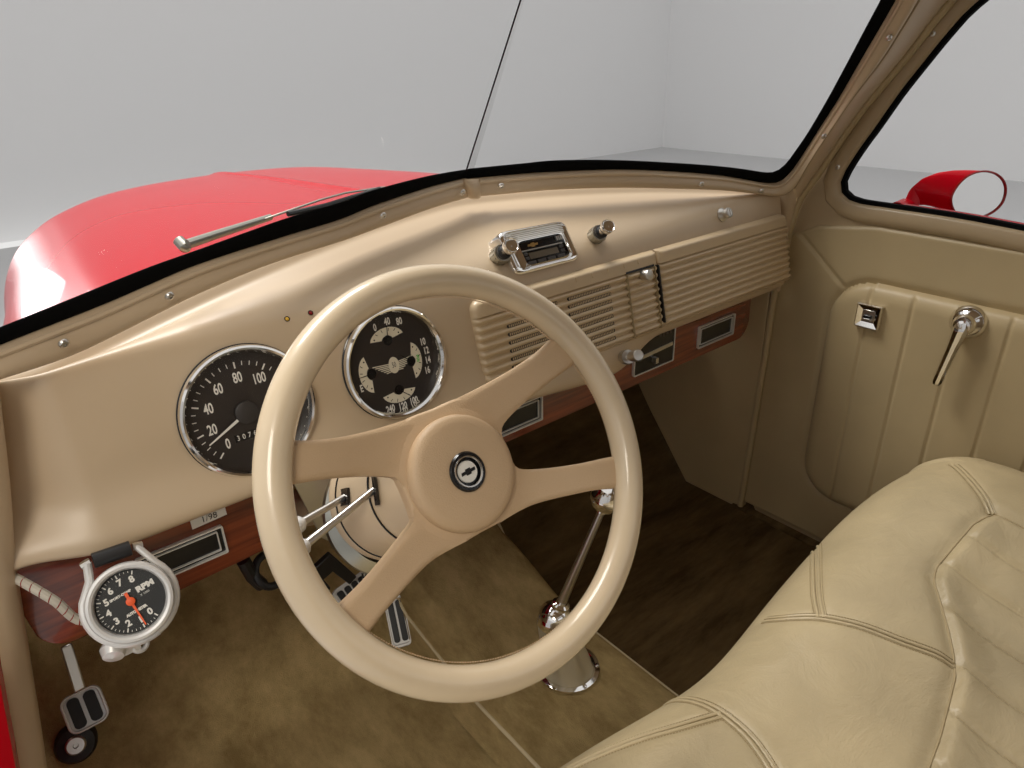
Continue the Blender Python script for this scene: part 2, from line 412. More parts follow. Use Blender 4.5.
# ---------------------------------------------------------------- gauges
def ticks(m, c, R0, R1, ang, wd, lift):
    d = UX * math.cos(ang) + VD * math.sin(ang); s = ND.cross(d)
    m.add([c + d * R0 + s * wd + ND * lift, c + d * R1 + s * wd + ND * lift, c + d * R1 - s * wd + ND * lift, c + d * R0 - s * wd + ND * lift], [(0, 1, 2, 3)])
def disc(m, c, r, lift, n=32, fr=FD):
    m.add([c + fr[0] * r * math.cos(2 * PI * k / n) + fr[1] * r * math.sin(2 * PI * k / n) + fr[2] * lift for k in range(n)], [tuple(range(n))])
def gauge(name, px, py, R, label, cat):
    c = at_plane(px, py, PF + ND * .008, ND) - ND * .006
    t = thing(name, c, label, cat)
    MB().lathe([(R * .96, -.03), (R * .99, .0), (R, .002), (R, .005), (R * .985, .0085), (R * .955, .0105), (R * .925, .0095), (R * .905, .0065), (R * .895, .005), (R * .885, .002), (R * .88, -.012)], c, ND, 96).build('bezel', M['chrome'], t, ang=25)
    MB().lathe([(R * 1.0, -.004), (R * 1.012, .0003), (R * .99, .0015)], c, ND, 96).build('seal', M['gloss'], t)
    m = MB(); disc(m, c, R * .885, -.010, 64); m.build('dial', M['dial'], t)
    return t, c
LIFT = -.0093
sm, c = gauge('speedometer', 251, 411.5, 0.0780, 'round black speedometer with chrome bezel left of the steering wheel rim', 'speedometer')
R = .0755; cb0 = c; c = c - UX * .0014 - VD * .0022
m = MB(); an = lambda mph: math.radians(226 - mph * 1.72)
for i in range(0, 161, 5):
    ticks(m, c, R * (.70 if i % 20 == 0 else .735), R * .80, an(i), .0009 if i % 20 == 0 else .0005, LIFT)
m.build('tick_marks', M['white'], sm)
m = MB()
for i in range(0, 161, 20):
    a = an(i); q = c + UX * (R * .56 * math.cos(a)) + VD * (R * .55 * math.sin(a)); m.text(str(i), .0172, q, UX, VD, .62, LIFT, bold=.00035)
m.build('numerals', M['white'], sm)
m = MB(); m.text('MPH', .0125, c + UX * .009 - VD * .0455, UX, VD, .8, LIFT, bold=.0006).build('unit_lettering', M['white'], sm)
m = MB(); m.prism([(-.0205, -.032), (.0205, -.032), (.0205, -.023), (-.0205, -.023)], c, FD, -.0098, -.0094); od = m.build('odometer', M['gloss'], sm)
m = MB()
for k, ch in enumerate('307699'): m.text(ch, .0088, c + UX * (-.0165 + k * .0066) - VD * .0275, UX, VD, .85, -.0091)
m.build('odometer_digits', M['white'], od)
m = MB(); a = an(12); d = UX * math.cos(a) + VD * math.sin(a); s = ND.cross(d)
m.add([c + d * .012 + s * .0018 - ND * .006, c + d * R * .73 + s * .0008 - ND * .006, c + d * R * .73 - s * .0008 - ND * .006, c + d * .012 - s * .0018 - ND * .006], [(0, 1, 2, 3)])
nd_ = m.build('needle', M['white'], sm)
MB().lathe([(.0135, -.0095), (.0135, -.005), (.012, -.004), (0, -.004)], c, ND, 32).build('needle_hub', M['grey'], nd_)
m = MB(); disc(m, cb0, .0780 * .90, .005, 64); m.build('glass', M['glass'], sm)

gc, c = gauge('gauge_cluster', 398, 363.2, 0.0750, 'round four in one instrument with chrome bezel seen through the steering wheel', 'gauge')
cb1 = c; c = c + UX * .0012 - VD * .0042
R = .0735
fans_ = []
def fan(a, radial, half, flip=1):
    """small fan-shaped face with its pivot towards the middle of the dial"""
    o = UX * math.cos(a) + VD * math.sin(a); s = ND.cross(o); pv = c + o * (.0345 if len(fans_) != 1 else .0265); fans_.append(1)
    m = MB(); pts = []
    for k in range(13):
        b = math.radians(lerp(-78, 78, k / 12)); pts.append((math.sin(b) * half, math.cos(b) * radial))
    inn = [(math.sin(math.radians(lerp(78, -78, k / 8))) * .0085, math.cos(math.radians(lerp(78, -78, k / 8))) * .0062 ) for k in range(9)]
    vs = [pv + s * x + o * y + ND * (LIFT - .0002) for x, y in pts]; vi = [pv + s * x + o * y + ND * (LIFT - .0002) for x, y in inn]
    k = len(vs); m.add(vs + vi, [tuple(range(k + len(vi)))])
    f = m.build('small_face', M['ivory'], gc)
    m = MB(); disc(m, pv, .0068, LIFT + .0006, 24); m.build('pivot', M['gloss'], f)
    m = MB()
    for q in (-.7, -.25, .25, .7):
        x = math.sin(q) * half * .92; y = math.cos(q) * radial * .92; dd = (s * x + o * y).normalized(); tt = ND.cross(dd); p0 = pv + s * x + o * y
        m.add([p0 - tt * .0004 + ND * LIFT, p0 + tt * .0004 + ND * LIFT, p0 + tt * .0004 - dd * .004 + ND * LIFT, p0 - tt * .0004 - dd * .004 + ND * LIFT], [(0, 1, 2, 3)])
    for x in (-.72, .72): disc(m, pv + s * (half * x) + o * (radial * .32), .0011, LIFT, 10)
    m.build('scale_marks', M['gloss'], f)
    return f, pv, o, s
fans = []
for a, nd_a in ((92, 85), (-4, 135), (-91, 50), (184, 178)):
    fans.append(fan(math.radians(a), .0172, .0255))
for (f, pv, o, s), na in zip(fans, (82, 140, -42, 180)):
    d = UX * math.cos(math.radians(na)) + VD * math.sin(math.radians(na)); q = ND.cross(d)
    MB().add([pv + q * .0008 - ND * .008, pv + d * .02 + q * .0003 - ND * .008, pv + d * .02 - q * .0003 - ND * .008, pv - q * .0008 - ND * .008], [(0, 1, 2, 3)]).build('needle', M['gloss'], f)
f, pv, o, s = fans[1]
m = MB()
for k in range(5): 
    q = pv + o * (.011 + .0006 * (k % 2)) - s * (-.005 + k * .002); m.add([q - UX * .002 + ND * LIFT, q + UX * .002 + ND * LIFT, q + UX * .002 + VD * .0012 + ND * LIFT, q - UX * .002 + VD * .0012 + ND * LIFT], [(0, 1, 2, 3)])
m.build('green_mark', M['green'], f)
for kf, grp in ((0, (('0', -.0150, .0550), ('40', .0040, .0585), ('80', .0215, .0545))), (1, (('10', .0500, .0185), ('12', .0525, .0055), ('14', .0520, -.008), ('16', .0480, -.0215))),
                (2, (('240', -.0190, -.0560), ('120', -.0004, -.0580), ('100', .0175, -.0560))), (3, (('E', -.0525, -.017),))):
    m = MB()
    for tx, x, y in grp: m.text(tx, .0132, c + UX * x + VD * y, UX, VD, .66, LIFT + .0003, bold=.0004)
    m.build('numerals', M['white'], fans[kf][0])
m = MB()   # winged emblem in the middle
for sgn in (-1, 1):
    for k in range(6):
        L = .031 - k * .0036; y0 = .0035 - k * .0021; y1 = .0045 - k * .0027
        m.add([c + UX * sgn * .005 + VD * y0 + ND * LIFT, c + UX * sgn * L + VD * (y1 + .0012) + ND * LIFT, c + UX * sgn * L + VD * y1 + ND * LIFT, c + UX * sgn * .005 + VD * (y0 - .0014) + ND * LIFT], [(0, 1, 2, 3)])
m.add([c + UX * (.0078 * math.cos(2 * PI * k / 24)) + VD * (.0112 * math.sin(2 * PI * k / 24)) + ND * (LIFT + .0004) for k in range(24)], [tuple(range(24))])
em = m.build('winged_emblem', M['ivory'], gc)
m = MB(); m.text('50', .0105, c, UX, VD, .6, LIFT + .0006).build('emblem_figure', M['grey'], em)
m = MB(); disc(m, cb1, .0750 * .90, .005, 64); m.build('glass', M['glass'], gc)

# ---------------------------------------------------------------- radio and knobs on the dash top
p, n = hit(540, 250)
NRd = V(0, -math.cos(math.radians(33)), math.sin(math.radians(33))); FR = (UX, NRd.cross(UX), NRd)
p0 = p + NRd * .012
def rl(px, py, d=0.0):
    q = at_plane(px, py, p0 + NRd * d, NRd) - p0; return (q.dot(FR[0]), q.dot(FR[1]))
rd = thing('radio', p, 'chrome framed car radio with black face set in the dash top', 'radio')
TL, TR, BR, BL = rl(497, 232), rl(564, 219.5), rl(581, 259), rl(517, 276)
def quadr(cs, r=.14):
    out = []
    for i in range(4):
        a, b, c_ = Vector(cs[i - 1]), Vector(cs[i]), Vector(cs[(i + 1) % 4])
        for k in range(5):
            t = k / 4; out.append(tuple((b.lerp(a, r)).lerp(b, t).lerp(b.lerp(b.lerp(c_, r), t), t)))
    return out
def shrink(cs, l, r, t, b):
    TL, TR, BR, BL = [Vector(q) for q in cs]
    f = lambda s, v: TL.lerp(TR, s).lerp(BL.lerp(BR, s), v)
    return [f(l, t), f(1 - r, t), f(1 - r, 1 - b), f(l, 1 - b)]
OUT = [TL, TR, BR, BL]
mid = shrink(OUT, .10, .08, .17, .11); inn = shrink(OUT, .20, .14, .30, .15)
a, b, c_ = quadr(OUT), quadr(mid), quadr(inn)
m = MB(); q3 = lambda pts, d: [p0 + FR[0] * x + FR[1] * y + NRd * d for x, y in pts]
m.grid([q3(a, -.045), q3(a, -.004), q3(quadr(shrink(OUT, .012, .012, .02, .02)), -.0005), q3(quadr(shrink(OUT, .04, .035, .05, .05)), .001), q3(quadr(shrink(OUT, .07, .06, .08, .08)), -.001), q3(quadr(shrink(OUT, .17, .12, .27, .13)), .0), q3(c_, .0012), q3(c_, -.006)], close_v=True)
m.build('chrome_frame', M['chrome'], rd, ang=40)
m = MB()
for k in range(5):
    g = shrink(OUT, .085, .075, .10 + k * .042, 0); x, y = g[0], g[1]
    m.tube([p0 + FR[0] * x[0] + FR[1] * x[1] - NRd * .0002, p0 + FR[0] * y[0] + FR[1] * y[1] - NRd * .0002], .0011, 6)
m.build('hood_ribbing', M['satin'], rd)
m = MB(); m.add(q3(quadr(shrink(OUT, .18, .12, .28, .14)), -.004), [tuple(range(20))]); fp = m.build('face_plate', M['gloss'], rd)
def cell(x0, x1, y0, y1, d, th=.003):
    g = lambda s, v: shrink(OUT, s, 0, v, 0)[0]
    cs = [g(x0, y0), g(x1, y0), g(x1, y1), g(x0, y1)]; mm = MB(); mm.grid([q3(cs, d - th), q3(cs, d)], close_v=True); mm.add(q3(cs, d), [(0, 1, 2, 3)]); return mm
cell(.30, .74, .58, .72, -.002).build('display', M['displ'], rd)
cell(.22, .84, .50, .525, -.0015).build('divider_bar', M['satin'], rd)
for x0 in (.235, .385, .535, .685):
    cell(x0, x0 + .12, .765, .83, -.001).build('button', M['grey'], rd)
for y0 in (.55, .65):
    cell(.23, .28, y0, y0 + .07, -.001).build('button', M['grey'], rd); cell(.77, .83, y0, y0 + .07, -.001).build('button', M['grey'], rd)
for k in range(3): cell(.775 + k * .03, .795 + k * .03, .34, .44, -.001).build('button', M['satin'], rd)
def bowtie(m, ctr, u, v, n, wd, ht, lift):
    a = wd / 2; b = ht / 2; k = .17 * wd; q = b * .5; sl = .12 * ht
    pts = [(-k, b), (k, b), (k + sl * .2, q), (a, q), (a - sl, -q), (k, -q), (k - sl * .2, -b), (-k, -b), (-k - sl * .2, -q), (-a, -q), (-a + sl, q), (-k, q)]
    m.prism(pts, ctr, (u, v, n), lift, lift + .0006); return m
g = shrink(OUT, .42, 0, .41, 0)[0]
m = MB(); bowtie(m, p0 + FR[0] * g[0] + FR[1] * g[1], FR[0], FR[1], NRd, .021, .0065, -.0036); m.build('face_emblem', M['gold'], rd)

def knob(name, pa, pb, par, r=.0135):
    p, n = hit(*pa); L = .052
    best = None
    for k in range(1, 90):       # knob axis: the dash normal, tilted so it leans the way it does on the truck
        e = at_plane(pb[0], pb[1], p + n * L, n); ax = (e - p).normalized(); break
    L = (e - p).length
    m = MB(); prof = [(r * .9, -.008), (r, 0), (r, L * .36), (r * .93, L * .40), (r * .7, L * .41)]
    m.lathe(prof, p, ax, 28)
    for k in range(14):
        a_ = 2 * PI * k / 14; u, v, nn = frame(ax); d = u * math.cos(a_) + v * math.sin(a_); m.tube([p + d * r + ax * .001, p + d * r + ax * (L * .34)], .0009, 5)
    t = m.build(name, M['knobmetal'], par)
    MB().lathe([(r * .55, L * .38), (r * .78, L * .40), (r * .8, L * .52), (r * .6, L * .54)], p, ax, 28).build('rubber_ring', M['black'], t)
    MB().lathe([(r * .62, L * .50), (r * .66, L * .55), (r * .6, L * .72), (r * .72, L * .80), (r * .84, L * .84), (r * .84, L * .95), (r * .72, L * 1.0), (r * .66, L * .985), (r * .3, L * .97), (0, L * .985)], p, ax, 28).build('knob_cap', M['chrome'], t)
    return t
knob('radio_knob', (497.5, 257.5), (512, 245), rd)
knob('radio_knob', (594.5, 237), (609, 225.5), rd)
p, n = hit(722, 215); t = thing('glove_box_latch', p, 'small chrome latch button on the dash above the glove box', 'latch')
MB().lathe([(.013, -.006), (.0135, .002), (.011, .005), (.0085, .007), (.0085, .012), (.010, .014), (.0095, .018), (.006, .0195), (0, .0195)], p, n, 24).build('button', M['satin'], t)
MB().box(p + n * .0195, (.003, .010, .004), frame(n)).build('key_tongue', M['satin'], t)
# pull knob on the lower lip of the dash
p = at_Y(627, 357, .715); q = at_Y(637, 355.5, .675); ax = (q - p).normalized(); L = (q - p).length
t = thing('choke_knob', p, 'satin chrome pull knob under the dash beside the heater control', 'knob')
MB().lathe([(.012, -.012), (.0125, .004), (.0115, .008), (.005, .008), (.005, L * .5), (.0085, L * .52), (.0095, L * .8), (.0095, L * 1.1), (.008, L * 1.15), (0, L * 1.16)], p, ax, 28).build('knob_body', M['satin'], t)

# ---------------------------------------------------------------- wooden under-dash panels
FY = (UX, V(0, 0, 1), V(0, -1, 0))
def wood_piece(name, poly, label):
    t = thing(name, V(sum(q[0] for q in poly) / len(poly), .775, -.56), label, 'panel')
    MB().prism(poly, V(0, .785, 0), FY, 0, .014, .0025, .003).build('veneer_board', M['wood'], t); return t
def rc(c, r, a0, a1, n=7): return [(c[0] + r * math.cos(math.radians(lerp(a0, a1, k / (n - 1)))), c[1] + r * math.sin(math.radians(lerp(a0, a1, k / (n - 1))))) for k in range(n)]
ww = wood_piece('wood_panel', [(-.058, -.462), (-.052, -.50)] + rc((-.012, -.545), .036, 195, 268) + [(.232, -.569), (.232, -.462)], 'reddish wooden panel under the left of the dash behind the tachometer')
wc = wood_piece('wood_panel', [(.545, -.455), (.545, -.569), (1.215, -.567)] + rc((1.238, -.530), .037, -90, -5) + [(1.272, -.44)], 'long reddish wooden panel below the glove box and speaker grille')
def vent(par, x0, x1, z0, z1, deep=True):
    cx, cz, wd, ht = (x0 + x1) / 2, (z0 + z1) / 2, x1 - x0, z1 - z0
    o = V(cx, .771, cz); t = MB().band(rrect(wd, ht, .002, 2), rrect(wd - .004, ht - .004, .0015, 2), o, FY, -.001, .005).build('vent_frame', M['silver'], par)
    MB().prism(rrect(wd - .004, ht - .004, .001, 2), o, FY, -.006, -.0005 + .0015).build('vent_opening', M['gloss'], t)
    MB().band(rrect(wd - .014, ht - .012, .001, 2), rrect(wd - .0165, ht - .0145, .001, 2), o, FY, .001, .004).build('inner_rim', M['silver'], t)
vent(ww, .062, .160, -.548, -.508); vent(wc, .556, .680, -.553, -.508); vent(wc, 1.094, 1.213, -.546, -.500)
cx0, cx1, cz0, cz1 = .905, 1.015, -.545, -.470
cp = MB().prism(rrect(cx1 - cx0, cz1 - cz0, .002, 2), V((cx0 + cx1) / 2, .771, (cz0 + cz1) / 2), FY, -.004, .004).build('control_plate', M['gloss'], wc)
MB().band(rrect(cx1 - cx0 + .004, cz1 - cz0 + .004, .003, 2), rrect(cx1 - cx0, cz1 - cz0, .002, 2), V((cx0 + cx1) / 2, .771, (cz0 + cz1) / 2), FY, -.002, .0055).build('control_rim', M['silver'], cp)
MB().prism([(cx0 + .02, -.517), (cx1 - .004, -.513), (cx1 - .004, -.506), (cx0 + .02, -.510)], V(0, .771, 0), FY, .003, .0055).build('slider_track', M['satin'], cp)
MB().prism([(cx0 + .048, -.532), (cx0 + .056, -.532), (cx0 + .056, -.522), (cx0 + .048, -.522)], V(0, .771, 0), FY, .003, .014).build('slider', M['satin'], cp)
m = MB()
for k in range(4): m.prism([(cx1 - .045 + k * .010, -.487), (cx1 - .038 + k * .010, -.487), (cx1 - .038 + k * .010, -.481), (cx1 - .045 + k * .010, -.481)], V(0, .771, 0), FY, .003, .0045)
m.build('control_mark', M['grey'], cp)
# paper label under the dash edge
lt = thing('paper_label', V(.14, .77, -.483), 'small white paper label stuck to the wooden panel under the dash', 'label')
MB().prism([(.128, -.500), (.169, -.498), (.169, -.485), (.128, -.487)], V(0, .771, 0), FY, 0, .0006).build('paper', M['white'], lt)
MB().text('1/98', .012, V(.149, .7702, -.4925), UX, V(0, 0, 1), .9).build('lettering', M['gloss'], lt)
# ---------------------------------------------------------------- steering wheel
CW = V(.31738, .45076, -.34739); TW = .5518
NW = V(0, -math.cos(TW), math.sin(TW)); VW0 = V(0, math.sin(TW), math.cos(TW))
RO = math.radians(1.4); UW = UX * math.cos(RO) + VW0 * math.sin(RO); VW = NW.cross(UW)
RW, rw = .183, .0151
wl = thing('steering_wheel', CW, 'cream leather steering wheel with four broad spokes', 'steering wheel')
MB().torus(CW, NW, RW, rw, 160, 28).build('rim', M['wheel'], wl)
m = MB()
for k in range(420):      # stitching on the inner side of the rim
    a = 2 * PI * k / 420; d = UX * math.cos(a) + VW * math.sin(a); t_ = NW.cross(d); q = CW + d * (RW - rw * .97) - NW * (rw * .28)
    m.tube([q - t_ * .0009 + NW * .0006, q + t_ * .0009 - NW * .0006], .0006, 4)
m.build('rim_stitching', M['spoke'], wl)
HD = .034
def spoke_poly(top):
    if top: up = [(.020, .0675), (.040, .0680), (.070, .0705), (.100, .0745), (.130, .0815), (.160, .0925)]
    else: up = [(.020, .0605), (.040, .0600), (.066, .0612), (.100, .0680), (.130, .0757), (.160, .0870)]
    k = 1 if top else .94
    lo = [(.172, .0585), (.160, .0545), (.130, .0475), (.100, .0385), (.075, .029), (.062, .0215), (.0595, .012)]
    return up, [(x, y * k) for x, y in lo]
def spoke_depth(r):   # dished: hub end lies below the rim plane
    return -HD + (HD - .004) * smooth((r - .06) / .12)
for sx in (1, -1):
    for sy in (1, -1):
        up, lo = spoke_poly(sy > 0)
        ups = spline([V(x, y, 0) for x, y in up], 22); los = spline([V(x, y, 0) for x, y in lo[::-1]], 22)
        rows = []
        for k in range(22):
            row = []
            for j in range(11):
                q = ups[k].lerp(los[k], j / 10); r = math.hypot(q.x, q.y); e = abs(j / 10 - .5) * 2
                row.append((q.x, q.y, spoke_depth(r) + .0025 - .005 * max(0, e - .75) ** 2 * 11 * smooth((r - .06) / .02)))
            rows.append(row)
        P3 = lambda q, dz=0: CW + UW * (q[0] * sx) + VW * (q[1] * sy) + NW * (q[2] + dz)
        m = MB()
        loop_rows = [[P3(q) for q in row] + [P3(q, -.010) for q in row[::-1]] for row in rows]
        m.grid(loop_rows, close_v=True); m.build('spoke', M['spoke'], wl, ang=50)
# centre web joining the spokes and the round horn pad
web = spline([V(x, y, 0) for x, y in ((-.030, .0674), (0, .0672), (.030, .0674), (.052, .058), (.0605, .030), (.0600, .010), (.0600, -.008), (.0605, -.026), (.050, -.052), (.030, -.0600), (0, -.0602), (-.030, -.0600), (-.050, -.052), (-.0605, -.026), (-.0600, -.008), (-.0600, .010), (-.0605, .030), (-.052, .058))], 97, closed=True)[:-1]
m = MB().prism([(q.x, q.y) for q in web], CW, (UW, VW, NW), -HD - .010, -HD + .0026, .003, .0025); m.build('spoke_web', M['spoke'], wl, ang=50)
m = MB(); m.lathe([(.056, -HD - .002), (.0565, -HD + .006), (.0555, -HD + .011), (.052, -HD + .0145), (.046, -HD + .0155), (.023, -HD + .0165), (.0190, -HD + .016), (.0180, -HD + .012)], CW, NW, 72, VW); m.build('horn_pad', M['spoke'], wl, ang=40)
hb = MB().lathe([(0.0184, -HD + .013), (0.0193, -HD + .0175), (0.0178, -HD + .0195), (0.0152, -HD + .0195), (0.0144, -HD + .0175)], CW, NW, 48, VW).build('emblem_bezel', M['gloss'], wl)
MB().lathe([(0.0154, -HD + .0193), (0.0149, -HD + .0203), (0.0138, -HD + .0203), (0.0133, -HD + .019)], CW, NW, 48, VW).build('emblem_ring', M['chrome'], hb)
MB().lathe([(0.0147, -HD + .016), (0, -HD + .016)], CW, NW, 48, VW).build('emblem_back', M['gloss'], hb)
MB().lathe([(0.0106, -HD + .0162), (0.0101, -HD + .0175), (0, -HD + .018)], CW, NW, 40, VW).build('emblem_disc', M['white'], hb)
m = MB(); bowtie(m, CW, (UW + VW * .05).normalized(), VW, NW, .0165, .0060, -HD + .0181); m.build('bow_tie', M['gloss'], hb)

# ---------------------------------------------------------------- steering column
sc_ = thing('steering_column', CW - NW * .1, 'tan steering column shroud behind the steering wheel', 'steering column')
shp = [(.030, -.034), (.044, -.040), (.052, -.055), (.058, -.075), (.063, -.092), (.0640, -.094), (.0660, -.118), (.0665, -.145)]
def off(h): k = smooth((-h - .06) / .09); return VW * (-.004 * k) - UX * (.021 * k)
def bowl(prof, name, mt_, ex=V(0, 0, 0)):
    mb = MB(); rows = []
    for r, h in prof:
        c_ = CW + NW * h + off(h) + ex; rows.append([c_ + UX * (r * math.cos(2 * PI * k / 64)) + VW0 * (r * math.sin(2 * PI * k / 64)) for k in range(64)])
    mb.grid(rows, close_v=True); mb.build(name, M[mt_], sc_); return mb
m = bowl(shp, 'shroud', 'paint'); BS = BVHTree.FromPolygons(m.v, m.f)
for h, r in ((-.0935, .0643), (-.146, .0668)): MB().torus(CW + NW * h + off(h), NW, r, .0011, 64, 6).build('groove_line', M['gloss'], sc_)
bowl([(.0665, -.147), (.0695, -.152), (.0695, -.160), (.067, -.166), (.060, -.168)], 'lower_collar', 'paint')
bowl([(.060, -.165), (.066, -.170), (.072, -.176), (.072, -.186), (.064, -.198), (.050, -.206), (.030, -.208)], 'metal_cup', 'knobmetal', -VW * .014 - UX * .002)
MB().tube([CW - NW * .18, CW - NW * .80], .030, 24).build('column_tube', M['paint'], sc_)
def stalk(pa, pb, kind):
    p, n = hit(pa[0], pa[1], BS); e = at_plane(pb[0], pb[1], p + NW * .012, NW)
    t = MB().tube([p + (p - e) * .05, p.lerp(e, .5), e], [.0036, .0036, .0042], 12).build('stalk', M['satin'], sc_)
    d = (e - p).normalized()
    MB().lathe([(.0045, -.003), (.0075, 0), (.0085, .004), (.0085, .012), (.0065, .016), (0, .017)], e, d, 20).build('stalk_tip', M['silver'], t)
    u = NW.cross(n).normalized()
    if kind == 0: MB().box(p, (.017, .021, .003), (u, NW, n)).build('stalk_slot', M['gloss'], t)
    else: MB().box(p + NW * .004, (.030, .0065, .004), (u, NW, n)).build('stalk_slot', M['gloss'], t)
stalk((345, 497), (301, 523), 0); stalk((374, 490), (305, 545), 1)
# grey metal mounting plate beside the column and black fittings behind it
t = thing('column_mounting_plate', at_Y(315, 500, .74), 'flat grey metal plate hanging beside the steering column', 'plate')
a = [at_Y(q[0], q[1], .745) for q in ((285, 466), (330, 462), (338, 545), (322, 538))]
m = MB(); m.add(a + [q + V(0, .006, 0) for q in a], [(0, 1, 2, 3), (4, 5, 6, 7), (0, 1, 5, 4), (1, 2, 6, 5), (2, 3, 7, 6), (3, 0, 4, 7)]); m.build('plate', M['satin'], t)
t = thing('hose_clamp', at_Y(266, 570, .88), 'black ring clamp hanging under the dash behind the steering wheel rim', 'clamp')
MB().torus(at_Y(270, 570, .88), V(.3, -.8, .5), .024, .006, 36, 10).build('ring', M['black'], t)
MB().tube([at_Y(243, 560, .88), at_Y(252, 576, .88), at_Y(262, 585, .88)], .010, 10).build('lug', M['black'], t)
t = thing('pedal_bracket', at_Y(330, 570, .9), 'black hooked bracket above the brake pedal', 'bracket')
pts = [at_Y(q[0], q[1], .95) for q in ((307, 576), (331, 554), (357, 577), (350, 585), (333, 572), (324, 580), (331, 588), (328, 595), (318, 592))]
k = len(pts); MB().add(pts + [q + V(.0, .012, 0) for q in pts], [tuple(range(k)), tuple(range(k, 2 * k))] + [(i, (i + 1) % k, (i + 1) % k + k, i + k) for i in range(k)]).build('hook', M['black'], t, bevel=.002)

# ---------------------------------------------------------------- tachometer
ct = at_Y(130.5, 601.5, .665); NT = (V(-.10, -.80, .50)).normalized()
ut, vt, _ = frame(NT); UTd = (ut * math.cos(math.radians(12)) + vt * math.sin(math.radians(12))).normalized(); VTd = NT.cross(UTd)
tc_ = thing('tachometer', ct, 'silver cased tachometer with orange needle clamped below the dash', 'tachometer')
RT_ = .0392
MB().lathe([(.018, -.062), (.030, -.058), (RT_ * .93, -.030), (RT_ * .97, -.012), (RT_ * .97, 0)], ct, NT, 64).build('cup', M['silver'], tc_)
MB().lathe([(RT_ * .97, -.010), (RT_, -.006), (RT_ * 1.0, .004), (RT_ * .975, .0075), (RT_ * .91, .0085), (RT_ * .85, .0075), (RT_ * .81, .0035), (RT_ * .80, -.004)], ct, NT, 64).build('bezel_ring', M['silver'], tc_, ang=25)
FT = (UTd, VTd, NT)
m = MB(); disc(m, ct, RT_ * .81, -.004, 64, FT); m.build('dial', M['tachdial'], tc_)
ta = lambda v: math.radians(-52 - (v * 29.6))          # 0 bottom right, clockwise round to 8 at the top
def tp(r, a, l=-.0035): return ct + UTd * (RT_ * r * math.cos(a)) + VTd * (RT_ * r * math.sin(a)) + NT * l
TOFF = math.radians(-10)
m = MB()
for k in range(33):
    a = ta(k / 4) + TOFF; big = k % 4 == 0; wd = .0006 if big else .0003
    s_ = NT.cross((tp(1, a) - ct)).normalized()
    p1, p2 = tp(.66 if big else .71, a), tp(.76, a); m.add([p1 + s_ * wd, p2 + s_ * wd, p2 - s_ * wd, p1 - s_ * wd], [(0, 1, 2, 3)])
m.build('tick_marks', M['white'], tc_)
m = MB()
for k in range(9): m.text(str(k), .0090, tp(.54, ta(k) + TOFF), UTd, VTd, 1.0, 0, bold=.0004)
m.build('numerals', M['white'], tc_)
m = MB()
m.text('RPM', .0078, tp(.47, math.radians(20)), UTd, VTd, 1.15, 0, bold=.0005); m.text('X 1000', .003, tp(.36, math.radians(0)), UTd, VTd)
m.text('SPORT-COMP', .0033, tp(.28, math.radians(118)), UTd, VTd, 1.0, 0, bold=.0002); m.text('AUTO METER', .0036, tp(.29, math.radians(-88)), UTd, VTd, .9, 0, bold=.0003)
m.build('lettering', M['white'], tc_)
m = MB(); a = ta(.85) + TOFF; s_ = NT.cross(tp(1, a) - ct).normalized()
m.add([tp(-.25, a, -.001) + s_ * .0016, tp(.71, a, -.001) + s_ * .0006, tp(.71, a, -.001) - s_ * .0006, tp(-.25, a, -.001) - s_ * .0016], [(0, 1, 2, 3)])
nd2 = m.build('needle', M['orange'], tc_)
MB().lathe([(.0042, -.003), (.0042, .0005), (.003, .0012), (0, .0013)], ct, NT, 24).build('needle_hub', M['orange'], nd2)
m = MB(); disc(m, ct, RT_ * .81, .003, 48, FT); m.build('glass', M['glass'], tc_)
# clamp strap that holds the cup, up to a black sleeved bar
sa = at_Y(87, 563, .70); sb = at_Y(136, 546, .70); hb_ = 13
m = MB()
arc = [ct - NT * .012 + (UTd * math.cos(a) + VTd * math.sin(a)) * (RT_ * 1.06) for a in [math.radians(q) for q in range(150, 391, 10)]]
m.tube([sa, sa.lerp(arc[0], .5) + V(.004, 0, 0)] + arc[:14], .0042, 10); m.build('clamp_strap', M['silver'], tc_)
m = MB(); m.tube([*arc[13:], arc[-1].lerp(sb, .5), sb], .0036, 10); m.build('clamp_strap', M['silver'], tc_)
MB().tube([sa.lerp(sb, .12), sa.lerp(sb, .88)], .0078, 16).build('rubber_sleeve', M['black'], tc_)
for q, d in ((sa, -1), (sb, 1)): MB().lathe([(0, .006), (.0034, .006), (.0038, .002), (.0038, -.003), (0, -.003)], q, V(d, 0, -.2), 6).build('clamp_bolt', M['satin'], tc_)
q = arc[10]; MB().lathe([(0, -.004), (.010, -.003), (.013, .004), (.010, .012), (0, .014)], at_Y(114, 646, .69), V(-.3, -.8, -.3), 20).build('adjusting_screw', M['silver'], tc_)
q = at_Y(140, 644, .69); MB().torus(q, V(.2, -.9, .3), .007, .003, 20, 8).box(q + V(-.012, 0, .001), (.024, .008, .008)).build('clamp_clip', M['silver'], tc_)
cb = [at_Y(8, 574, .755), at_Y(30, 586, .735), at_Y(55, 601, .72), at_Y(85, 621, .715), ct - NT * .045]
m = MB(); m.tube(spline(cb, 24), .0048, 10); cbo = m.build('cable_sleeve', M['sleeve'], tc_)
pts = spline(cb, 30); m = MB()
for k in range(2, 22, 2): m.torus(pts[k], (pts[k + 1] - pts[k - 1]) + V(.1, 0, .2) * .02, .0048, .0006, 12, 4)
m.build('sleeve_spiral', M['redlens'], cbo)

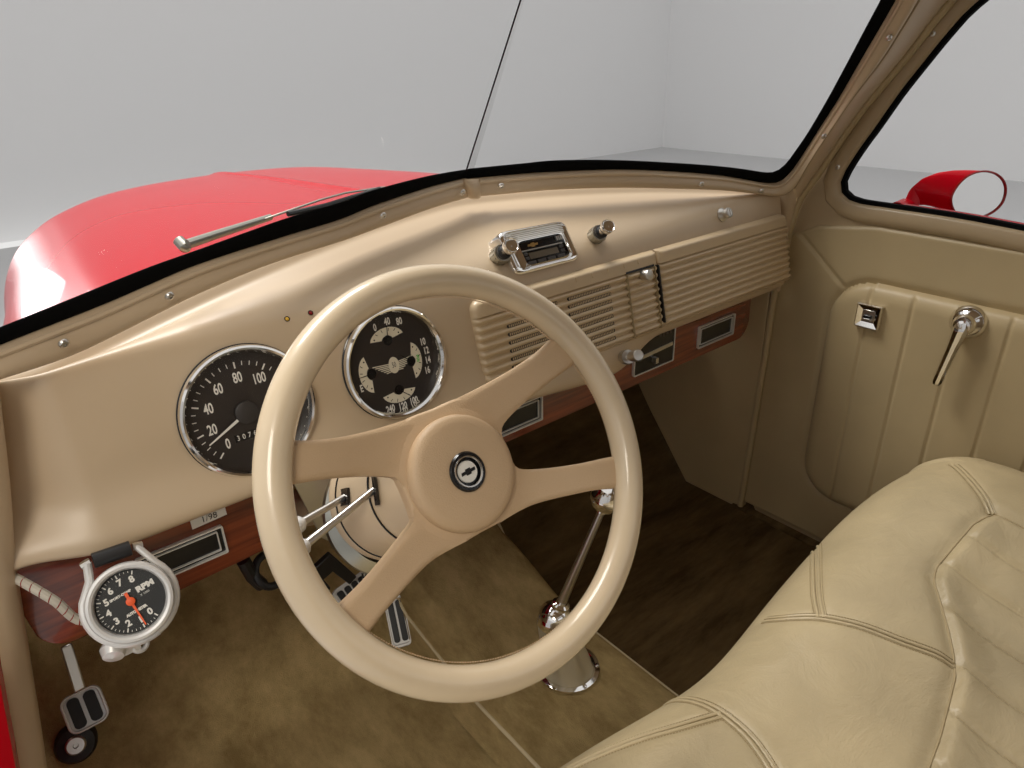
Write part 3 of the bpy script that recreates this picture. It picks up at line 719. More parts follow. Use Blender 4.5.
# ---------------------------------------------------------------- cabin floor, toe board, hump
ZF = -1.09
def floor_z(Y):
    z = ZF + max(0, (Y - .98)) * 1.49
    return z + .006 * math.exp(-((Y - .98) / .03) ** 2)
def hump_z(X, Y):
    top = -1.03 + .085 * smooth((Y - .72) / .3) + max(0, Y - 1.0) * .75
    return top
def carpet(name, xs, ys, zf, m, label, par=None):
    mb = MB(); rows = [[V(x, y, zf(x, y)) for y in ys] for x in xs]
    mb.grid(rows); lo = [[V(p.x, p.y, p.z - .012) for p in r] for r in rows]; mb.grid(lo)
    o = mb.build(name, m, par, ang=60)
    return o
ysx = [lerp(-.35, 1.24, k / 90) for k in range(91)]
o = carpet('driver_carpet', [lerp(-.14, .53, k / 30) for k in range(31)], ysx, lambda x, y: floor_z(y), M['carpet'], ''); tag(o, 'brown carpet on the driver footwell floor and toe board', 'carpet')
o = carpet('passenger_carpet', [lerp(.74, 1.392, k / 30) for k in range(31)], ysx, lambda x, y: floor_z(y), M['mat'], ''); tag(o, 'dark brown carpet on the passenger footwell floor', 'carpet')
def hz(x, y):
    t = hump_z(x, y); e = min(smooth((x - .468) / .06), smooth((.790 - x) / .035)); return lerp(max(floor_z(y), ZF) + .004, max(t, floor_z(y) + .01), e)
hp = thing('hump_carpet', V(.62, .6, ZF), 'tan carpet over the transmission hump around the gear lever', 'carpet')
o = carpet('carpet_cover', [lerp(.462, .792, k / 40) for k in range(41)], ysx, hz, M['carpet'], '', hp)
for xb in (.497, .786):
    MB().tube([V(xb, y, hz(min(xb, .778), y) + .002) for y in ysx[:82]], .0035, 6).build('edge_binding', M['thread'], hp)
# firewall, kick panels, hinge pillar
def slab(name, pts, d, m, label, cat):
    a = [Vector(p) for p in pts]; k = len(a); b = [p + Vector(d) for p in a]
    mb = MB().add(a + b, [tuple(range(k)), tuple(range(k, 2 * k))] + [(i, (i + 1) % k, (i + 1) % k + k, i + k) for i in range(k)])
    o = mb.build(name, m, ang=30, bevel=.003); return tag(o, label, cat)
slab('firewall', [(-.15, 1.22, -1.2), (1.42, 1.22, -1.2), (1.40, 1.22, -.45), (1.2, 1.22, -.37), (.14, 1.22, -.37), (-.06, 1.22, -.45)], (0, .02, 0), M['dark'], 'dark firewall behind the dashboard and toe board', 'firewall')
slab('kick_panel', [(1.396, .800, -1.095), (1.383, .97, -1.085), (1.372, 1.14, -.86), (1.372, 1.21, -.74), (1.372, 1.21, -.42), (1.372, 1.0, -.30), (1.390, .800, -.28)], (.02, 0, 0), M['doorleather'], 'beige kick panel in the passenger footwell ahead of the door', 'kick panel')
a = [at_Y(q[0], q[1], .725) for q in ((-30, 560), (8, 572), (38, 768), (60, 900), (-20, 900), (-12, 768))]
hinge = thing('hinge_pillar', V(-.09, .74, -1.1), 'tan door hinge pillar at the left edge below the dash', 'pillar')
f_ = lambda q, x, y: q + V(x, y, 0)
e1 = [at_Y(-14, 400, .745), at_Y(-5, 470, .74), at_Y(0, 520, .735), at_Y(4, 575, .735), at_Y(16, 650, .735), at_Y(35, 768, .735), at_Y(52, 880, .735)]
e0 = [q + V(-.075, -.015, 0) for q in e1]; e2 = [q + V(.012, .018, 0) for q in e1]; e3 = [q + V(.012, .45, 0) for q in e1]
MB().grid([spline(e0, 20), spline([q + V(-.006, -.004, 0) for q in e1], 20), spline(e1, 20), spline([q + V(.008, .006, 0) for q in e1], 20), spline(e2, 20), spline(e3, 20)]).build('pillar_trim', M['paint'], hinge, ang=60)
r1 = [at_Y(-4, 660, .70), at_Y(0, 684, .70), at_Y(15.5, 768, .70), at_Y(35, 880, .70)]
MB().grid([spline([q + V(-.12, -.03, 0) for q in r1], 12), spline(r1, 12), spline([q + V(.004, .02, 0) for q in r1], 12)]).build('red_jamb', M['red'], hinge)

MB().box(V(-.155, 1.0, -.78), (.03, .56, .78)).build('cowl_side', M['red'], hinge, bevel=.008)
MB().box(V(-.16, .2, -1.125), (.07, 1.2, .09)).build('rocker_sill', M['red'], hinge, bevel=.01)
# ---------------------------------------------------------------- pedals and floor switch
def toe_hit(px, py, lift):
    n = V(0, -1.49, 1).normalized(); return at_plane(px, py, V(0, .98, ZF) + n * lift, n), n
def pedal(name, pts_c, wd, ht, rot, label, lift, nstrip, arm=None, m_='silver', tilt=None):
    p, n = toe_hit(*pts_c, lift); n = tilt or n
    u, v, n = frame(n); c_, s_ = math.cos(rot), math.sin(rot); u, v = u * c_ + v * s_, v * c_ - u * s_
    t = thing(name, p, label, 'pedal')
    MB().band(rrect(wd, ht, min(wd, ht) * .25), rrect(wd * .84, ht * .88, min(wd, ht) * .18), p, (u, v, n), -.004, .006).build('pad_frame', M[m_], t, bevel=.0012)
    MB().prism(rrect(wd * .86, ht * .9, min(wd, ht) * .2), p, (u, v, n), -.006, .001).build('pad_back', M[m_], t)
    for k in range(nstrip):
        x = (k - (nstrip - 1) / 2) * wd * .8 / nstrip
        MB().prism([(x + q[0], q[1]) for q in rrect(wd * .8 / nstrip * .74, ht * .80, wd * .8 / nstrip * .3)], p, (u, v, n), -.001, .005).build('rubber_strip', M['black'], t)
    if arm: MB().tube([p - n * .006] + [toe_hit(a[0], a[1], a[2])[0] for a in arm], [.008] * (len(arm) + 1), 8).build('arm', M['satin'], t)
    return t
pedal('parking_brake_pedal', (85, 709), .056, .058, .05, 'small two pad parking brake pedal at the lower left', .085, 2, tilt=V(-.05, -.8, .6))
t_ = bpy.data.objects['parking_brake_pedal']
pa, pb = at_Y(66, 645, .93), at_Y(80, 690, .90)
MB().box(pa.lerp(pb, .5), (.014, .008, (pb - pa).length), (UX, (pb - pa).cross(UX).normalized(), (pb - pa).normalized())).build('arm', M['satin'], t_, bevel=.002)
p, n = toe_hit(76, 743, .012); n = V(-.05, -.85, .5).normalized()
t = thing('dimmer_switch', p, 'round black rubber foot switch with metal centre below the parking brake pedal', 'foot switch')
MB().lathe([(.030, -.03), (.030, .004), (.026, .010), (.014, .012)], p, n, 32).build('rubber_boot', M['black'], t)
MB().lathe([(.0145, .004), (.0145, .015), (.012, .018), (.004, .018), (.003, .015), (0, .015)], p, n, 28).build('metal_button', M['satin'], t)
pedal('brake_pedal', (364, 592), .118, .070, .10, 'wide chrome brake pedal with black rubber strips behind the lower wheel spoke', .10, 6, tilt=V(0.05, -.72, .70))
t_ = bpy.data.objects['brake_pedal']; pq = toe_hit(366, 580, .10)[0]
MB().tube([pq, pq.lerp(at_Y(360, 545, .86), .6), at_Y(356, 535, .86)], .0075, 10).build('arm', M['chrome'], t_)
pedal('accelerator_pedal', (397.5, 621), .040, .100, .02, 'narrow upright chrome accelerator pedal with two rubber strips', .03, 2, tilt=V(-.28, -.73, .62))

# ---------------------------------------------------------------- gear lever
bz = -1.026
gp = V(at_Z(568, 668, bz).x, at_Z(568, 668, bz).y, bz)
gs = thing('gear_lever', gp, 'floor gear lever with chrome stalk and pale leather boot on the hump', 'gear lever')
kn = at_Y(605, 503, .620); tp_ = at_Y(555, 618, .672)
ax = (kn - tp_).normalized()
MB().lathe([(.048, -.004), (.058, .000), (.0575, .004), (.050, .006), (.046, .004)], gp, V(0, 0, 1), 48).build('trim_ring', M['chrome'], gs)
for k in range(6):
    a = math.radians(20 + 60 * k); q = gp + V(.053 * math.cos(a), .053 * math.sin(a), .005)
    MB().lathe([(.0042, 0), (.0038, .002), (0, .0028)], q, V(0, 0, 1), 10).build('ring_screw', M['chrome'], gs)
rows = []; NB = 60
for i in range(24):
    f = i / 23; cpt = gp.lerp(tp_, f); r = lerp(.046, .030, f ** .8); row = []
    for k in range(NB):
        a = 2 * PI * k / NB; fold = 1 + .085 * math.sin(7 * a + 3 * f) * math.sin(PI * min(1, f * 1.1)) + .03 * math.sin(5 * a - 5 * f)
        row.append(cpt + V(math.cos(a), math.sin(a), 0) * (r * fold))
    rows.append(row)
MB().grid(rows, close_v=True).build('boot', M['boot'], gs)
MB().lathe([(.031, -.012), (.0315, .0), (.028, .014), (.018, .024), (.013, .026), (.0155, .029), (.0155, .033), (.010, .036), (.0085, .040), (0, .041)], tp_, ax, 40).build('boot_dome', M['chrome'], gs)
MB().tube([tp_ + ax * .03, tp_.lerp(kn, .5), kn - ax * .014], [.0085, .0072, .0060], 14).build('lever', M['satin'], gs)
MB().lathe([(.007, -.018), (.0095, -.016), (.0095, -.010), (.021, -.006), (.0275, .006), (.028, .014), (.022, .029), (.008, .035), (0, .036)], kn, ax, 36).build('knob', M['chrome'], gs)

# ---------------------------------------------------------------- bench seat
SX0, SX1, SY0 = -.06, 1.352, -.32
def front(x): return .392 + .022 * math.exp(-((x - 1.02) / .22) ** 2) - .016 * math.exp(-((x - .60) / .16) ** 2) + .018 * math.exp(-((x - .25) / .22) ** 2)
ZT = -.705
def seat_base(x, y):
    R = .085; fy = front(x)
    dx = min(x - SX0, SX1 - x); dy = fy - y
    def dr(d, r, q): return q * (1 - math.sqrt(max(0, 1 - (1 - min(1, max(0, d) / r)) ** 2)))
    z = ZT + .028 * math.exp(-((y - .25) / .13) ** 2) - .012 * smooth((.12 - y) / .3)
    z += .027 * math.exp(-((x - 1.15) / .17) ** 2) * smooth((y + .1) / .3) - .012 * math.exp(-((x - .60) / .13) ** 2) * smooth((y - .05) / .2)
    rr = .10
    if dx < rr and dy < rr:      # rounded corner
        k = math.hypot(rr - dx, rr - dy); return z - dr(rr - k, R, .075) if k < rr else z - .075
    return z - max(dr(dx, .10, .06), dr(dy, .10, .085))
def seat_hit(px, py, f=seat_base):
    r = ray(px, py); t = .5; last = None
    while t < 2.5:
        q = r * t
        if q.y < front(q.x) and SX0 < q.x < SX1 and q.z < f(q.x, q.y): break
        t += .001
    return r * t
ins_px = [(993, 512), (975, 522), (954, 546), (938, 565), (935, 578), (942, 600), (950, 628), (956, 655), (957, 675), (951, 700), (942, 735), (930, 768), (916, 805)]
ins = [seat_hit(*q) for q in ins_px]
ins_s = sorted([(q.x, q.y) for q in ins]); IX = [q[0] for q in ins_s]; IY = [q[1] for q in ins_s]
XI1 = IX[-1] + .006
# the far part of the pleated insert is out of sight: mirror it about the middle of the bench
xm = IX[0]
def ins_edge(x):
    if x < xm: x = min(2 * xm - x + .0, IX[-1])
    return float(np.interp(x, IX, IY))
XI0 = 2 * xm - XI1
PLE = .0765
print('insert', [(round(a, 3), round(b, 3)) for a, b in ins_s])
def in_ins(x, y): return XI0 < x < XI1 and y < ins_edge(x)
seams_px = {'a': [(953, 464), (962, 471), (975, 485), (988, 503), (993, 511)],
            'b': [(764, 620), (780, 618), (800, 616.5), (825, 617.5), (860, 625), (900, 640), (930, 651), (955, 661)],
            'c': [(816, 552), (816, 570), (817, 595), (821, 617)],
            'd': [(700, 702), (722, 713), (745, 732), (760, 750), (776, 775), (790, 800)],
            'e': [(560, 773), (590, 758), (640, 738), (680, 726), (722, 714)]}
seams = {}
for k, v in seams_px.items():      # run each seam on over the rounded front edge
    P_ = [seat_hit(*q) for q in v]; a_ = P_[0] - P_[1]; a_.z = 0
    if k in 'cd':
        a_.normalize(); P_ = [P_[0] + a_ * .05, P_[0] + a_ * .025] + P_
    seams[k] = spline(P_, 70)
SP = np.array([[q.x, q.y] for k in seams for q in seams[k]])
def seat_z(x, y):
    z = seat_base(x, y)
    d2 = np.min((SP[:, 0] - x) ** 2 + (SP[:, 1] - y) ** 2); d = math.sqrt(d2)
    z -= .0035 * math.exp(-(d / .008) ** 2)
    if XI0 - .04 < x < XI1 + .04:
        e = min(ins_edge(x) - y, XI1 - x, x - XI0)
        if e > 0:
            ph = ((XI1 - x) / PLE) % 1.0
            z += -.010 * smooth(e / .06) - .005 * math.exp(-(e / .008) ** 2) + (.004 * abs(math.sin(PI * ph)) ** .5 - .0062 * math.exp(-(min(ph, 1 - ph) * PLE / .0030) ** 2)) * smooth(e / .012)
        else: z -= .006 * math.exp(-(e / .014) ** 2)
    return z
st = thing('bench_seat', V(.65, .0, ZF), 'beige leather bench seat cushion with pleated insert and double stitched seams', 'seat')
ns, ny = 330, 200
def sp_(k, n, p=1.6):
    t = k / n; return t
xs = [lerp(SX0, SX1, sp_(k, ns)) for k in range(ns + 1)]
gridv = []
for x in xs:
    fy = front(x); row = []
    for k in range(ny + 1):
        t = k / ny; t = 1 - (1 - t) ** 1.25
        row.append((x, lerp(SY0, fy, t)))
    gridv.append(row)
Zs = [[seat_z(*q) for q in row] for row in gridv]
mc, mi = MB(), MB()
vs = [V(q[0], q[1], Zs[i][j]) for i, row in enumerate(gridv) for j, q in enumerate(row)]
fc, fi = [], []
for i in range(ns):
    for j in range(ny):
        f = (i * (ny + 1) + j, (i + 1) * (ny + 1) + j, (i + 1) * (ny + 1) + j + 1, i * (ny + 1) + j + 1)
        cc = sum((vs[q] for q in f), V(0, 0, 0)) / 4
        (fi if in_ins(cc.x, cc.y) else fc).append(f)
def compact(fs):
    ids = sorted({i for f in fs for i in f}); mp = {k: n for n, k in enumerate(ids)}
    return MB().add([vs[k] for k in ids], [tuple(mp[i] for i in f) for f in fs])
mc = compact(fc)
# sides going down to the floor
edge = [vs[i * (ny + 1) + ny] for i in range(ns + 1)]
def skirt(edge, out):
    lv = [(0, 0), (.10, .004), (.35, .006), (.7, .0), (1, -.01)]
    mc.grid([[V(p.x + out[0] * o_, p.y + out[1] * o_, lerp(p.z, -1.04, t)) for p in edge] for t, o_ in lv])
skirt(edge, (0, 1)); skirt([vs[ns * (ny + 1) + j] for j in range(ny + 1)], (1, 0)); skirt([vs[j] for j in range(ny + 1)], (-1, 0)); skirt([vs[i * (ny + 1)] for i in range(ns + 1)], (0, -1))
mc.build('cushion', M['leather'], st, ang=80)
compact(fi).build('pleated_insert', M['leather'], st, ang=80)
for k, pts in seams.items():
    m = MB(); th = MB()
    for side in (-1, 1):
        path = []; sth = []
        for i, p in enumerate(pts):
            t_ = (pts[min(i + 1, 69)] - pts[max(i - 1, 0)]); s_ = V(-t_.y, t_.x, 0).normalized()
            for dd, L in ((.0034, path), (.0075, sth)):
                q = p + s_ * (side * dd); y_ = min(q.y, front(q.x) - .001); L.append(V(q.x, y_, seat_z(q.x, y_) + (.0012 if L is path else .0006)))
        m.tube(path, .0024, 8)
        sth = resample(sth, max(10, int(sum((a_ - b_).length for a_, b_ in zip(sth, sth[1:])) / .0035)))
        for i in range(0, len(sth) - 1): th.tube([sth[i].lerp(sth[i + 1], .1), sth[i].lerp(sth[i + 1], .75)], .0006, 4)
    o = m.build('seam', M['leather'], st); th.build('stitching', M['stitch_shade'], o)
ed = spline([V(x, ins_edge(x) + .001, 0) for x in [lerp(IX[0], IX[-1], k / 40) for k in range(41)]], 80)
MB().tube([V(q.x, q.y, seat_z(q.x, q.y) + .0006) for q in ed] + [V(XI1, y, seat_z(XI1, y) + .0006) for y in [lerp(ins_edge(XI1 - .001), -.3, k / 30) for k in range(31)]], .0014, 6).build('insert_crease_shade', M['stitch_shade'], st)  # brown tube paints the shade of the crease around the insert

# ---------------------------------------------------------------- passenger door
XD = 1.405
dr = thing('passenger_door', V(XD, .2, ZF), 'passenger door with beige upholstered panel and tan window frame', 'door')
dY = lambda px, py: (at_X(px, py, XD).y, at_X(px, py, XD).z)
front_edge = [(.815, -1.085), (.812, -.9), (.800, -.50), dY(790, 230), dY(803, 197), dY(862, 113), dY(906, 60), dY(938, 20), dY(956, 2)]
fe = front_edge + [(front_edge[-1][0] - .06, front_edge[-1][1] + .07), (.33, .215), (-.33, .235), (-.36, .0), (-.36, -.35)]
op = [dY(1024, 232), dY(950, 218), dY(880, 207.5), dY(858, 204), dY(844, 198), dY(838.5, 187), dY(843, 173), dY(858, 149), dY(874, 127), dY(897, 94), dY(922, 62), dY(948, 30), dY(974, 3)]
op = [(-.26, -.335), (.1, -.318)] + op + [(.455, .095), (.36, .120), (.20, .135), (-.20, .135), (-.27, .05)]
sill = -.335
outer = [(.80 if False else .776, sill - .03)]
# window surround: strip between opening and an offset outline
opn = spline([V(a, b, 0) for a, b in op], 120, closed=True)[:-1]
def outer_of(p):
    return p
surround = []
for i, p in enumerate(opn):
    t_ = opn[(i + 1) % len(opn)] - opn[i - 1]; n_ = V(t_.y, -t_.x, 0).normalized()
    surround.append((p, n_))
cen = sum(opn, V(0, 0, 0)) / len(opn)
sg = 1 if (surround[40][0] - cen).dot(surround[40][1]) > 0 else -1
m = MB(); rows = []
for d, x in ((0, .020), (0, .004), (.002, .0), (.006, -.002), (.020, -.003), (.030, -.002), (.034, .002), (.036, .006)):
    rows.append([V(XD + x, p.x + n_.x * sg * d, p.y + n_.y * sg * d) for p, n_ in surround])
m.grid(rows, close_v=True); m.build('window_surround', M['trim'], dr, ang=40)
# door skin around it
fo = spline([V(a, b, 0) for a, b in fe], 160)
def skin_pt(p, n_):     # march outwards until the outline of the door
    return p
m = MB(); ring_in = [V(p.x + n_.x * sg * .034, p.y + n_.y * sg * .034, 0) for p, n_ in surround]
oc = [(-.36, -1.085)] + [(q.x, q.y) for q in fo]
def poly_cast(p, n_):
    best = None
    for i in range(len(oc)):
        a, b = Vector(oc[i]), Vector(oc[(i + 1) % len(oc)]); d = b - a; den = n_.x * d.y - n_.y * d.x
        if abs(den) < 1e-9: continue
        t = ((a.x - p.x) * d.y - (a.y - p.y) * d.x) / den; s_ = ((a.x - p.x) * n_.y - (a.y - p.y) * n_.x) / den
        if t > 0 and -1e-6 <= s_ <= 1 + 1e-6 and (best is None or t < best): best = t
    return best
rows_in, rows_out = [], []
for p in ring_in:
    n_ = (p - cen).normalized(); t = poly_cast(p, n_) or 0
    rows_in.append(V(XD + .006, p.x, p.y)); rows_out.append(V(XD + .004, p.x + n_.x * t, p.y + n_.y * t))
m.grid([rows_in, rows_out, [q + V(.05, 0, 0) for q in rows_out]], close_v=True); m.build('door_skin', M['trim'], dr, ang=40)
# black weather strip and glass
m = MB(); m.grid([[V(XD + x, p.x - n_.x * sg * d, p.y - n_.y * sg * d) for p, n_ in surround] for d, x in ((-.001, .006), (.007, .009), (.007, .022), (-.001, .026))], close_v=True); m.build('weather_strip', M['gasket'], dr)
m = MB(); m.grid([[V(XD + x, p.x - n_.x * sg * d, p.y - n_.y * sg * d) for p, n_ in surround if p.y < -.272 and -.27 < p.x < .60] for d, x in ((-.006, .030), (.002, .034), (.0035, .050), (-.02, .06))]); m.build('outer_window_edge', M['red'], dr)
m = MB(); m.add([V(XD + .024, p.x, p.y) for p, n_ in surround], [tuple(range(len(surround)))]); m.build('window_glass', M['glass'], dr)
# outer red skin below the window
MB().box(V(XD + .085, .2, -.70), (.02, 1.2, .76)).build('outer_skin', M['red'], dr, bevel=.01)
# upholstered lower panel
UY0, UY1, UZ0, UZ1 = -.34, .806, -1.075, -.337
def soft(y, z, y0, y1, z0, z1, r, e):
    d = min(y - y0, y1 - y, z - z0, z1 - z)
    if y1 - y < r and z - z0 < r: d = min(d, r - math.hypot(r - (y1 - y), r - (z - z0)))
    if y1 - y < r and z1 - z < r: d = min(d, r - math.hypot(r - (y1 - y), r - (z1 - z)))
    return d
def zlim(y): return interp(y, [-.36, .35, .60, .72, .806], [-.350, -.332, -.329, -.345, -.385])
CR = .085; IY0, IY1, IZ0, IZ1 = -.30, .662, -.955, -.441
def panel_x(y, z):
    x = XD - .001
    d = soft(y, z, IY0, IY1, IZ0, IZ1, CR, 0)
    if d > 0:
        k = math.sqrt(max(0, 1 - (1 - min(1, d / .03)) ** 2)); ph = ((.5825 - y) / .082) % 1.0
        x -= .016 * k - .0032 * math.exp(-(min(ph, 1 - ph) * .082 / .0032) ** 2) * min(1, d / .01)
    else: x += .005 * math.exp(-(d / .010) ** 2)
    # diagonal seam from the front top corner to the corner of the insert
    a, b = Vector((.775, -.350)), Vector((.646, -.458)); p = Vector((y, z)); ab = b - a; t = max(0, min(1, (p - a).dot(ab) / ab.dot(ab))); ds = (p - a - ab * t).length
    x += .003 * math.exp(-(ds / .005) ** 2)
    a, b = Vector((.655, -.935)), Vector((.76, -1.06)); ab = b - a; t = max(0, min(1, (p - a).dot(ab) / ab.dot(ab))); ds = (p - a - ab * t).length
    return x
rows = []; NYD, NZD = 480, 200
for i in range(NYD + 1):
    y = lerp(UY0, UY1, i / NYD); ztop = zlim(y); row = [V(XD + .006, y, UZ0 - .001)]
    for j in range(NZD + 1):
        z = lerp(UZ0, ztop, j / NZD); x = panel_x(y, z); e = min(y - UY0, UY1 - y, z - UZ0, ztop - z)
        x += .006 * (1 - math.sqrt(max(0, 1 - (1 - min(1, max(0, e) / .006)) ** 2))); row.append(V(x, y, z))
    row.append(V(XD + .006, y, ztop + .001)); rows.append(row)
pm = MB().grid(rows); pmo = pm.build('door_panel', M['doorleather'], dr, ang=70); BD = BVHTree.FromPolygons(pm.v, pm.f)
# window crank
p, n = hit(968.5, 322, BD); NX_ = V(-1, 0, 0)
ck = thing('window_crank', p, 'chrome window crank handle on the pleated door panel', 'handle')
MB().lathe([(.030, -.004), (.031, .002), (.029, .008), (.022, .016), (.019, .018), (.0185, .026), (.014, .032), (0, .034)], p, NX_, 48).build('crank_base', M['chrome'], ck)
e = at_X(936, 384, p.x - .035); h0 = p + NX_ * .026; rows = []
dv = (e - h0); ln = dv.length; dv.normalize(); sd = dv.cross(NX_).normalized(); nn_ = sd.cross(dv).normalized()
if nn_.x > 0: nn_ = -nn_
for f, wd, th in ((-.08, .009, .008), (0, .0145, .012), (.12, .0130, .0115), (.35, .0105, .010), (.7, .0095, .009), (.95, .0092, .0085), (1.0, .0070, .0065)):
    cpt = h0 + dv * (ln * f); rows.append([cpt + sd * (wd * math.cos(a)) + nn_ * (th * math.sin(a)) for a in [2 * PI * k / 10 + .3 for k in range(10)]])
m = MB().grid(rows, close_v=True); m.f.append(tuple(range(10))); m.f.append(tuple(range(len(m.v) - 10, len(m.v)))); m.build('crank_arm', M['chrome'], ck, ang=30)
# square chrome escutcheon
p, n = hit(870, 315.5, BD); FX = (V(0, -1, 0), V(0, 0, 1), V(-1, 0, 0))
es = thing('door_switch_plate', p, 'square chrome switch plate at the front of the pleated door panel', 'switch plate')
S = .049; p = p + V(-.006, 0, 0)
m = MB(); rr_ = lambda s, d: [p + FX[0] * x + FX[1] * y + FX[2] * d for x, y in ((-s / 2, -s / 2), (s / 2, -s / 2), (s / 2, s / 2), (-s / 2, s / 2))]
m.grid([rr_(S, -.012), rr_(S, .002), rr_(S * .94, .006), rr_(S * .88, .006), rr_(S * .48, .0015)], close_v=True); m.build('square_bezel', M['chrome'], es, ang=20)
MB().prism(rrect(S * .5, S * .5, .001, 2), p, FX, -.002, .0022).build('recess', M['satin'], es)
MB().box(p + FX[2] * .004, (.016, .006, .006), FX).build('rocker', M['gloss'], es, bevel=.001)
MB().box(p + FX[2] * .0045 - FX[1] * .006, (.016, .005, .004), FX).build('rocker_base', M['satin'], es, bevel=.001)
# screws on the door frame
def screw(par, p, n, r=.0045, m_='satin'):
    s_ = MB().lathe([(r * 1.25, -.001), (r * 1.2, .001), (r, .0022), (r * .45, .0028), (r * .4, .0012), (0, .0012)], p, n, 16).build('screw', M[m_], par)
for px, py in ((933, 33.5), (838, 167)):
    screw(dr, at_X(px, py, XD - .001), V(-1, 0, 0))

# ---------------------------------------------------------------- windscreen: glass, gasket, mouldings, pillar
A0 = V(XC, .945, -.187); rk = math.radians(33)
def wplane(sx):
    b = V(sx, -.271, -.055).normalized(); h = V(-.2616 * sx, -.965, 0); up = V(0, 0, math.cos(rk)) + h * math.sin(rk)
    N = b.cross(up).normalized()
    if N.y > 0: N = -N
    return b, N
bR, NRt = wplane(1); bL, NLt = wplane(-1)
def onR(px, py, d=0): return at_plane(px, py, A0 + NRt * d, NRt)
def onL(px, py, d=0): return at_plane(px, py, A0 + NLt * d, NLt)
g_in = [(469, 169), (520, 164), (560, 160.5), (620, 160.5), (680, 163.5), (720, 166.5), (745, 169.5), (765, 172.5), (776, 171.5), (786, 164), (795, 152), (808, 133), (828, 99), (848, 62), (866, 28), (882, -2), (893, -25)]
g_out = [(464, 179), (520, 174), (560, 171.5), (620, 169.5), (680, 172), (720, 175.5), (745, 179.5), (766, 183), (780, 181.5), (792, 170.5), (802, 156), (816, 134), (839, 98), (861, 60), (881, 26), (897, -2), (909, -25)]
m_out = [(467, 197), (520, 192), (560, 189), (620, 187.5), (680, 188.5), (722, 190), (748, 192.5), (768, 195), (783, 195), (794, 187), (806, 165), (822, 140), (850, 99), (880, 60), (902, 25), (917, 0), (930, -22)]
gi = [(474, 168.5), (430, 176), (375.6, 190), (340, 203), (285.7, 219), (199, 250), (146, 269), (72, 299), (0, 328), (-50, 348)]
go = [(470, 177), (430, 187), (375.6, 205), (340, 219.5), (285.7, 236), (199, 264), (146, 286), (99.7, 306), (0, 345), (-50, 366)]
mo = [(471, 196), (430, 208), (375.6, 228), (340, 240.5), (265.8, 264), (199, 292), (166, 308), (83, 349.5), (33, 368), (0, 378), (-50, 396)]
EXT = V(0, -.10, .16)
def mir(q): return V(2 * XC - q.x - .055, q.y, q.z)
NP = 90
GI = spline([onR(*q) for q in g_in] + [onR(*g_in[-1]) + EXT], NP); GO = spline([onR(*q, .006) for q in g_out] + [onR(*g_out[-1], .006) + EXT], NP); MO = spline([onR(*q, .022) for q in m_out] + [onR(*m_out[-1], .022) + EXT], NP)
def left_of(pts, lst, d, k):
    base = [onL(*q, d) for q in lst]; R_ = [mir(q) for q in pts][k:]; dz = base[-1] - R_[0]
    return base, R_
def leftpath(lst, Rlist, d):
    base = [onL(*q, d) for q in lst]; tail = [mir(onR(*q, d)) for q in Rlist[9:]] 
    tail.append(tail[-1] + EXT); e = base[-1]; c0 = e.lerp(tail[0], .5) + V(-.012, 0, -.006)
    return spline(base + [c0] + tail, NP)
GIl, GOl, MOl = leftpath(gi, g_in, 0), leftpath(go, g_out, .006), leftpath(mo, m_out, .022)
def ribbon(a, b, n, bulge, k=8, skirt=0.0, lo=0.0):
    rows = []
    for p, q in zip(a, b):
        row = [p - n * (lo or .012)] if skirt else []
        for j in range(k + 1):
            t = j / k; row.append(p.lerp(q, t) + n * (bulge * math.sin(PI * t) ** .6))
        if skirt: row.append(q - n * skirt)
        rows.append(row)
    return MB().grid(rows)
for side, (g1, g2, mo_, N_, b_) in (('right', (GI, GO, MO, NRt, bR)), ('left', (GIl, GOl, MOl, NLt, bL))):
    wh = 'passenger' if side == 'right' else 'driver'
    fr = thing('windscreen_trim', mo_[NP // 3], 'tan screwed moulding and black gasket around the %s half of the windscreen' % wh, 'trim')
    ribbon(g1, g2, N_, .003, 6, .004, .001).build('gasket', M['gasket'], fr, ang=60)
    ribbon(g2, mo_, N_, .011, 12, .02).build('moulding', M['trim'] if False else M['paint'], fr, ang=60)
    bead = [p.lerp(q, .12) + N_ * .006 for p, q in zip(g2, mo_)]
    MB().tube(bead, .0035, 8).build('moulding_bead', M['paint'], fr)
    lst = ((500, 183.5), (700, 182), (760, 189), (822, 134), (887, 35.5)) if side == 'right' else ((60, 339.5), (166, 292.5), (380, 213), (460, 190))
    for q in lst:
        p = onR(*q, .022) if side == 'right' else onL(*q, .022)
        screw(fr, p + N_ * .006, N_, .0042)
    top = g1[-1] + V(0, 0, 0); tc0 = A0 + V(0, -.19 * 1.35, .29 * 1.35)
    cen_top = V(XC, A0.y - math.sin(rk) * .965 / math.cos(rk) * (top.z - A0.z), top.z)
    gl = MB().add([A0 + V(0, 0, 0)] + g1 + [cen_top], [tuple(range(NP + 2))]).build('windscreen_glass', M['glass'])
    tag(gl, 'clear flat windscreen pane on the %s side' % wh, 'windscreen')
dv_ = MB(); p1, p2 = V(XC, *list(A0)[1:]) + V(0, -.003, 0), V(XC, A0.y - math.tan(rk) * .965 * .48, A0.z + .48)
dv_.box(p1.lerp(p2, .5), (.0014, .0015, (p2 - p1).length), (UX, (p2 - p1).cross(UX).normalized(), (p2 - p1).normalized()))
dvt = thing('windscreen_divider', p1, 'thin dark joint strip between the two windscreen panes', 'strip')
dv_.build('dark_seal', M['gasket'], dvt)
MB().box(p1.lerp(p2, .5) + V(.0012, .0005, 0), (.0008, .0012, (p2 - p1).length), (UX, (p2 - p1).cross(UX).normalized(), (p2 - p1).normalized())).build('red_edge', M['redlens'], dvt)
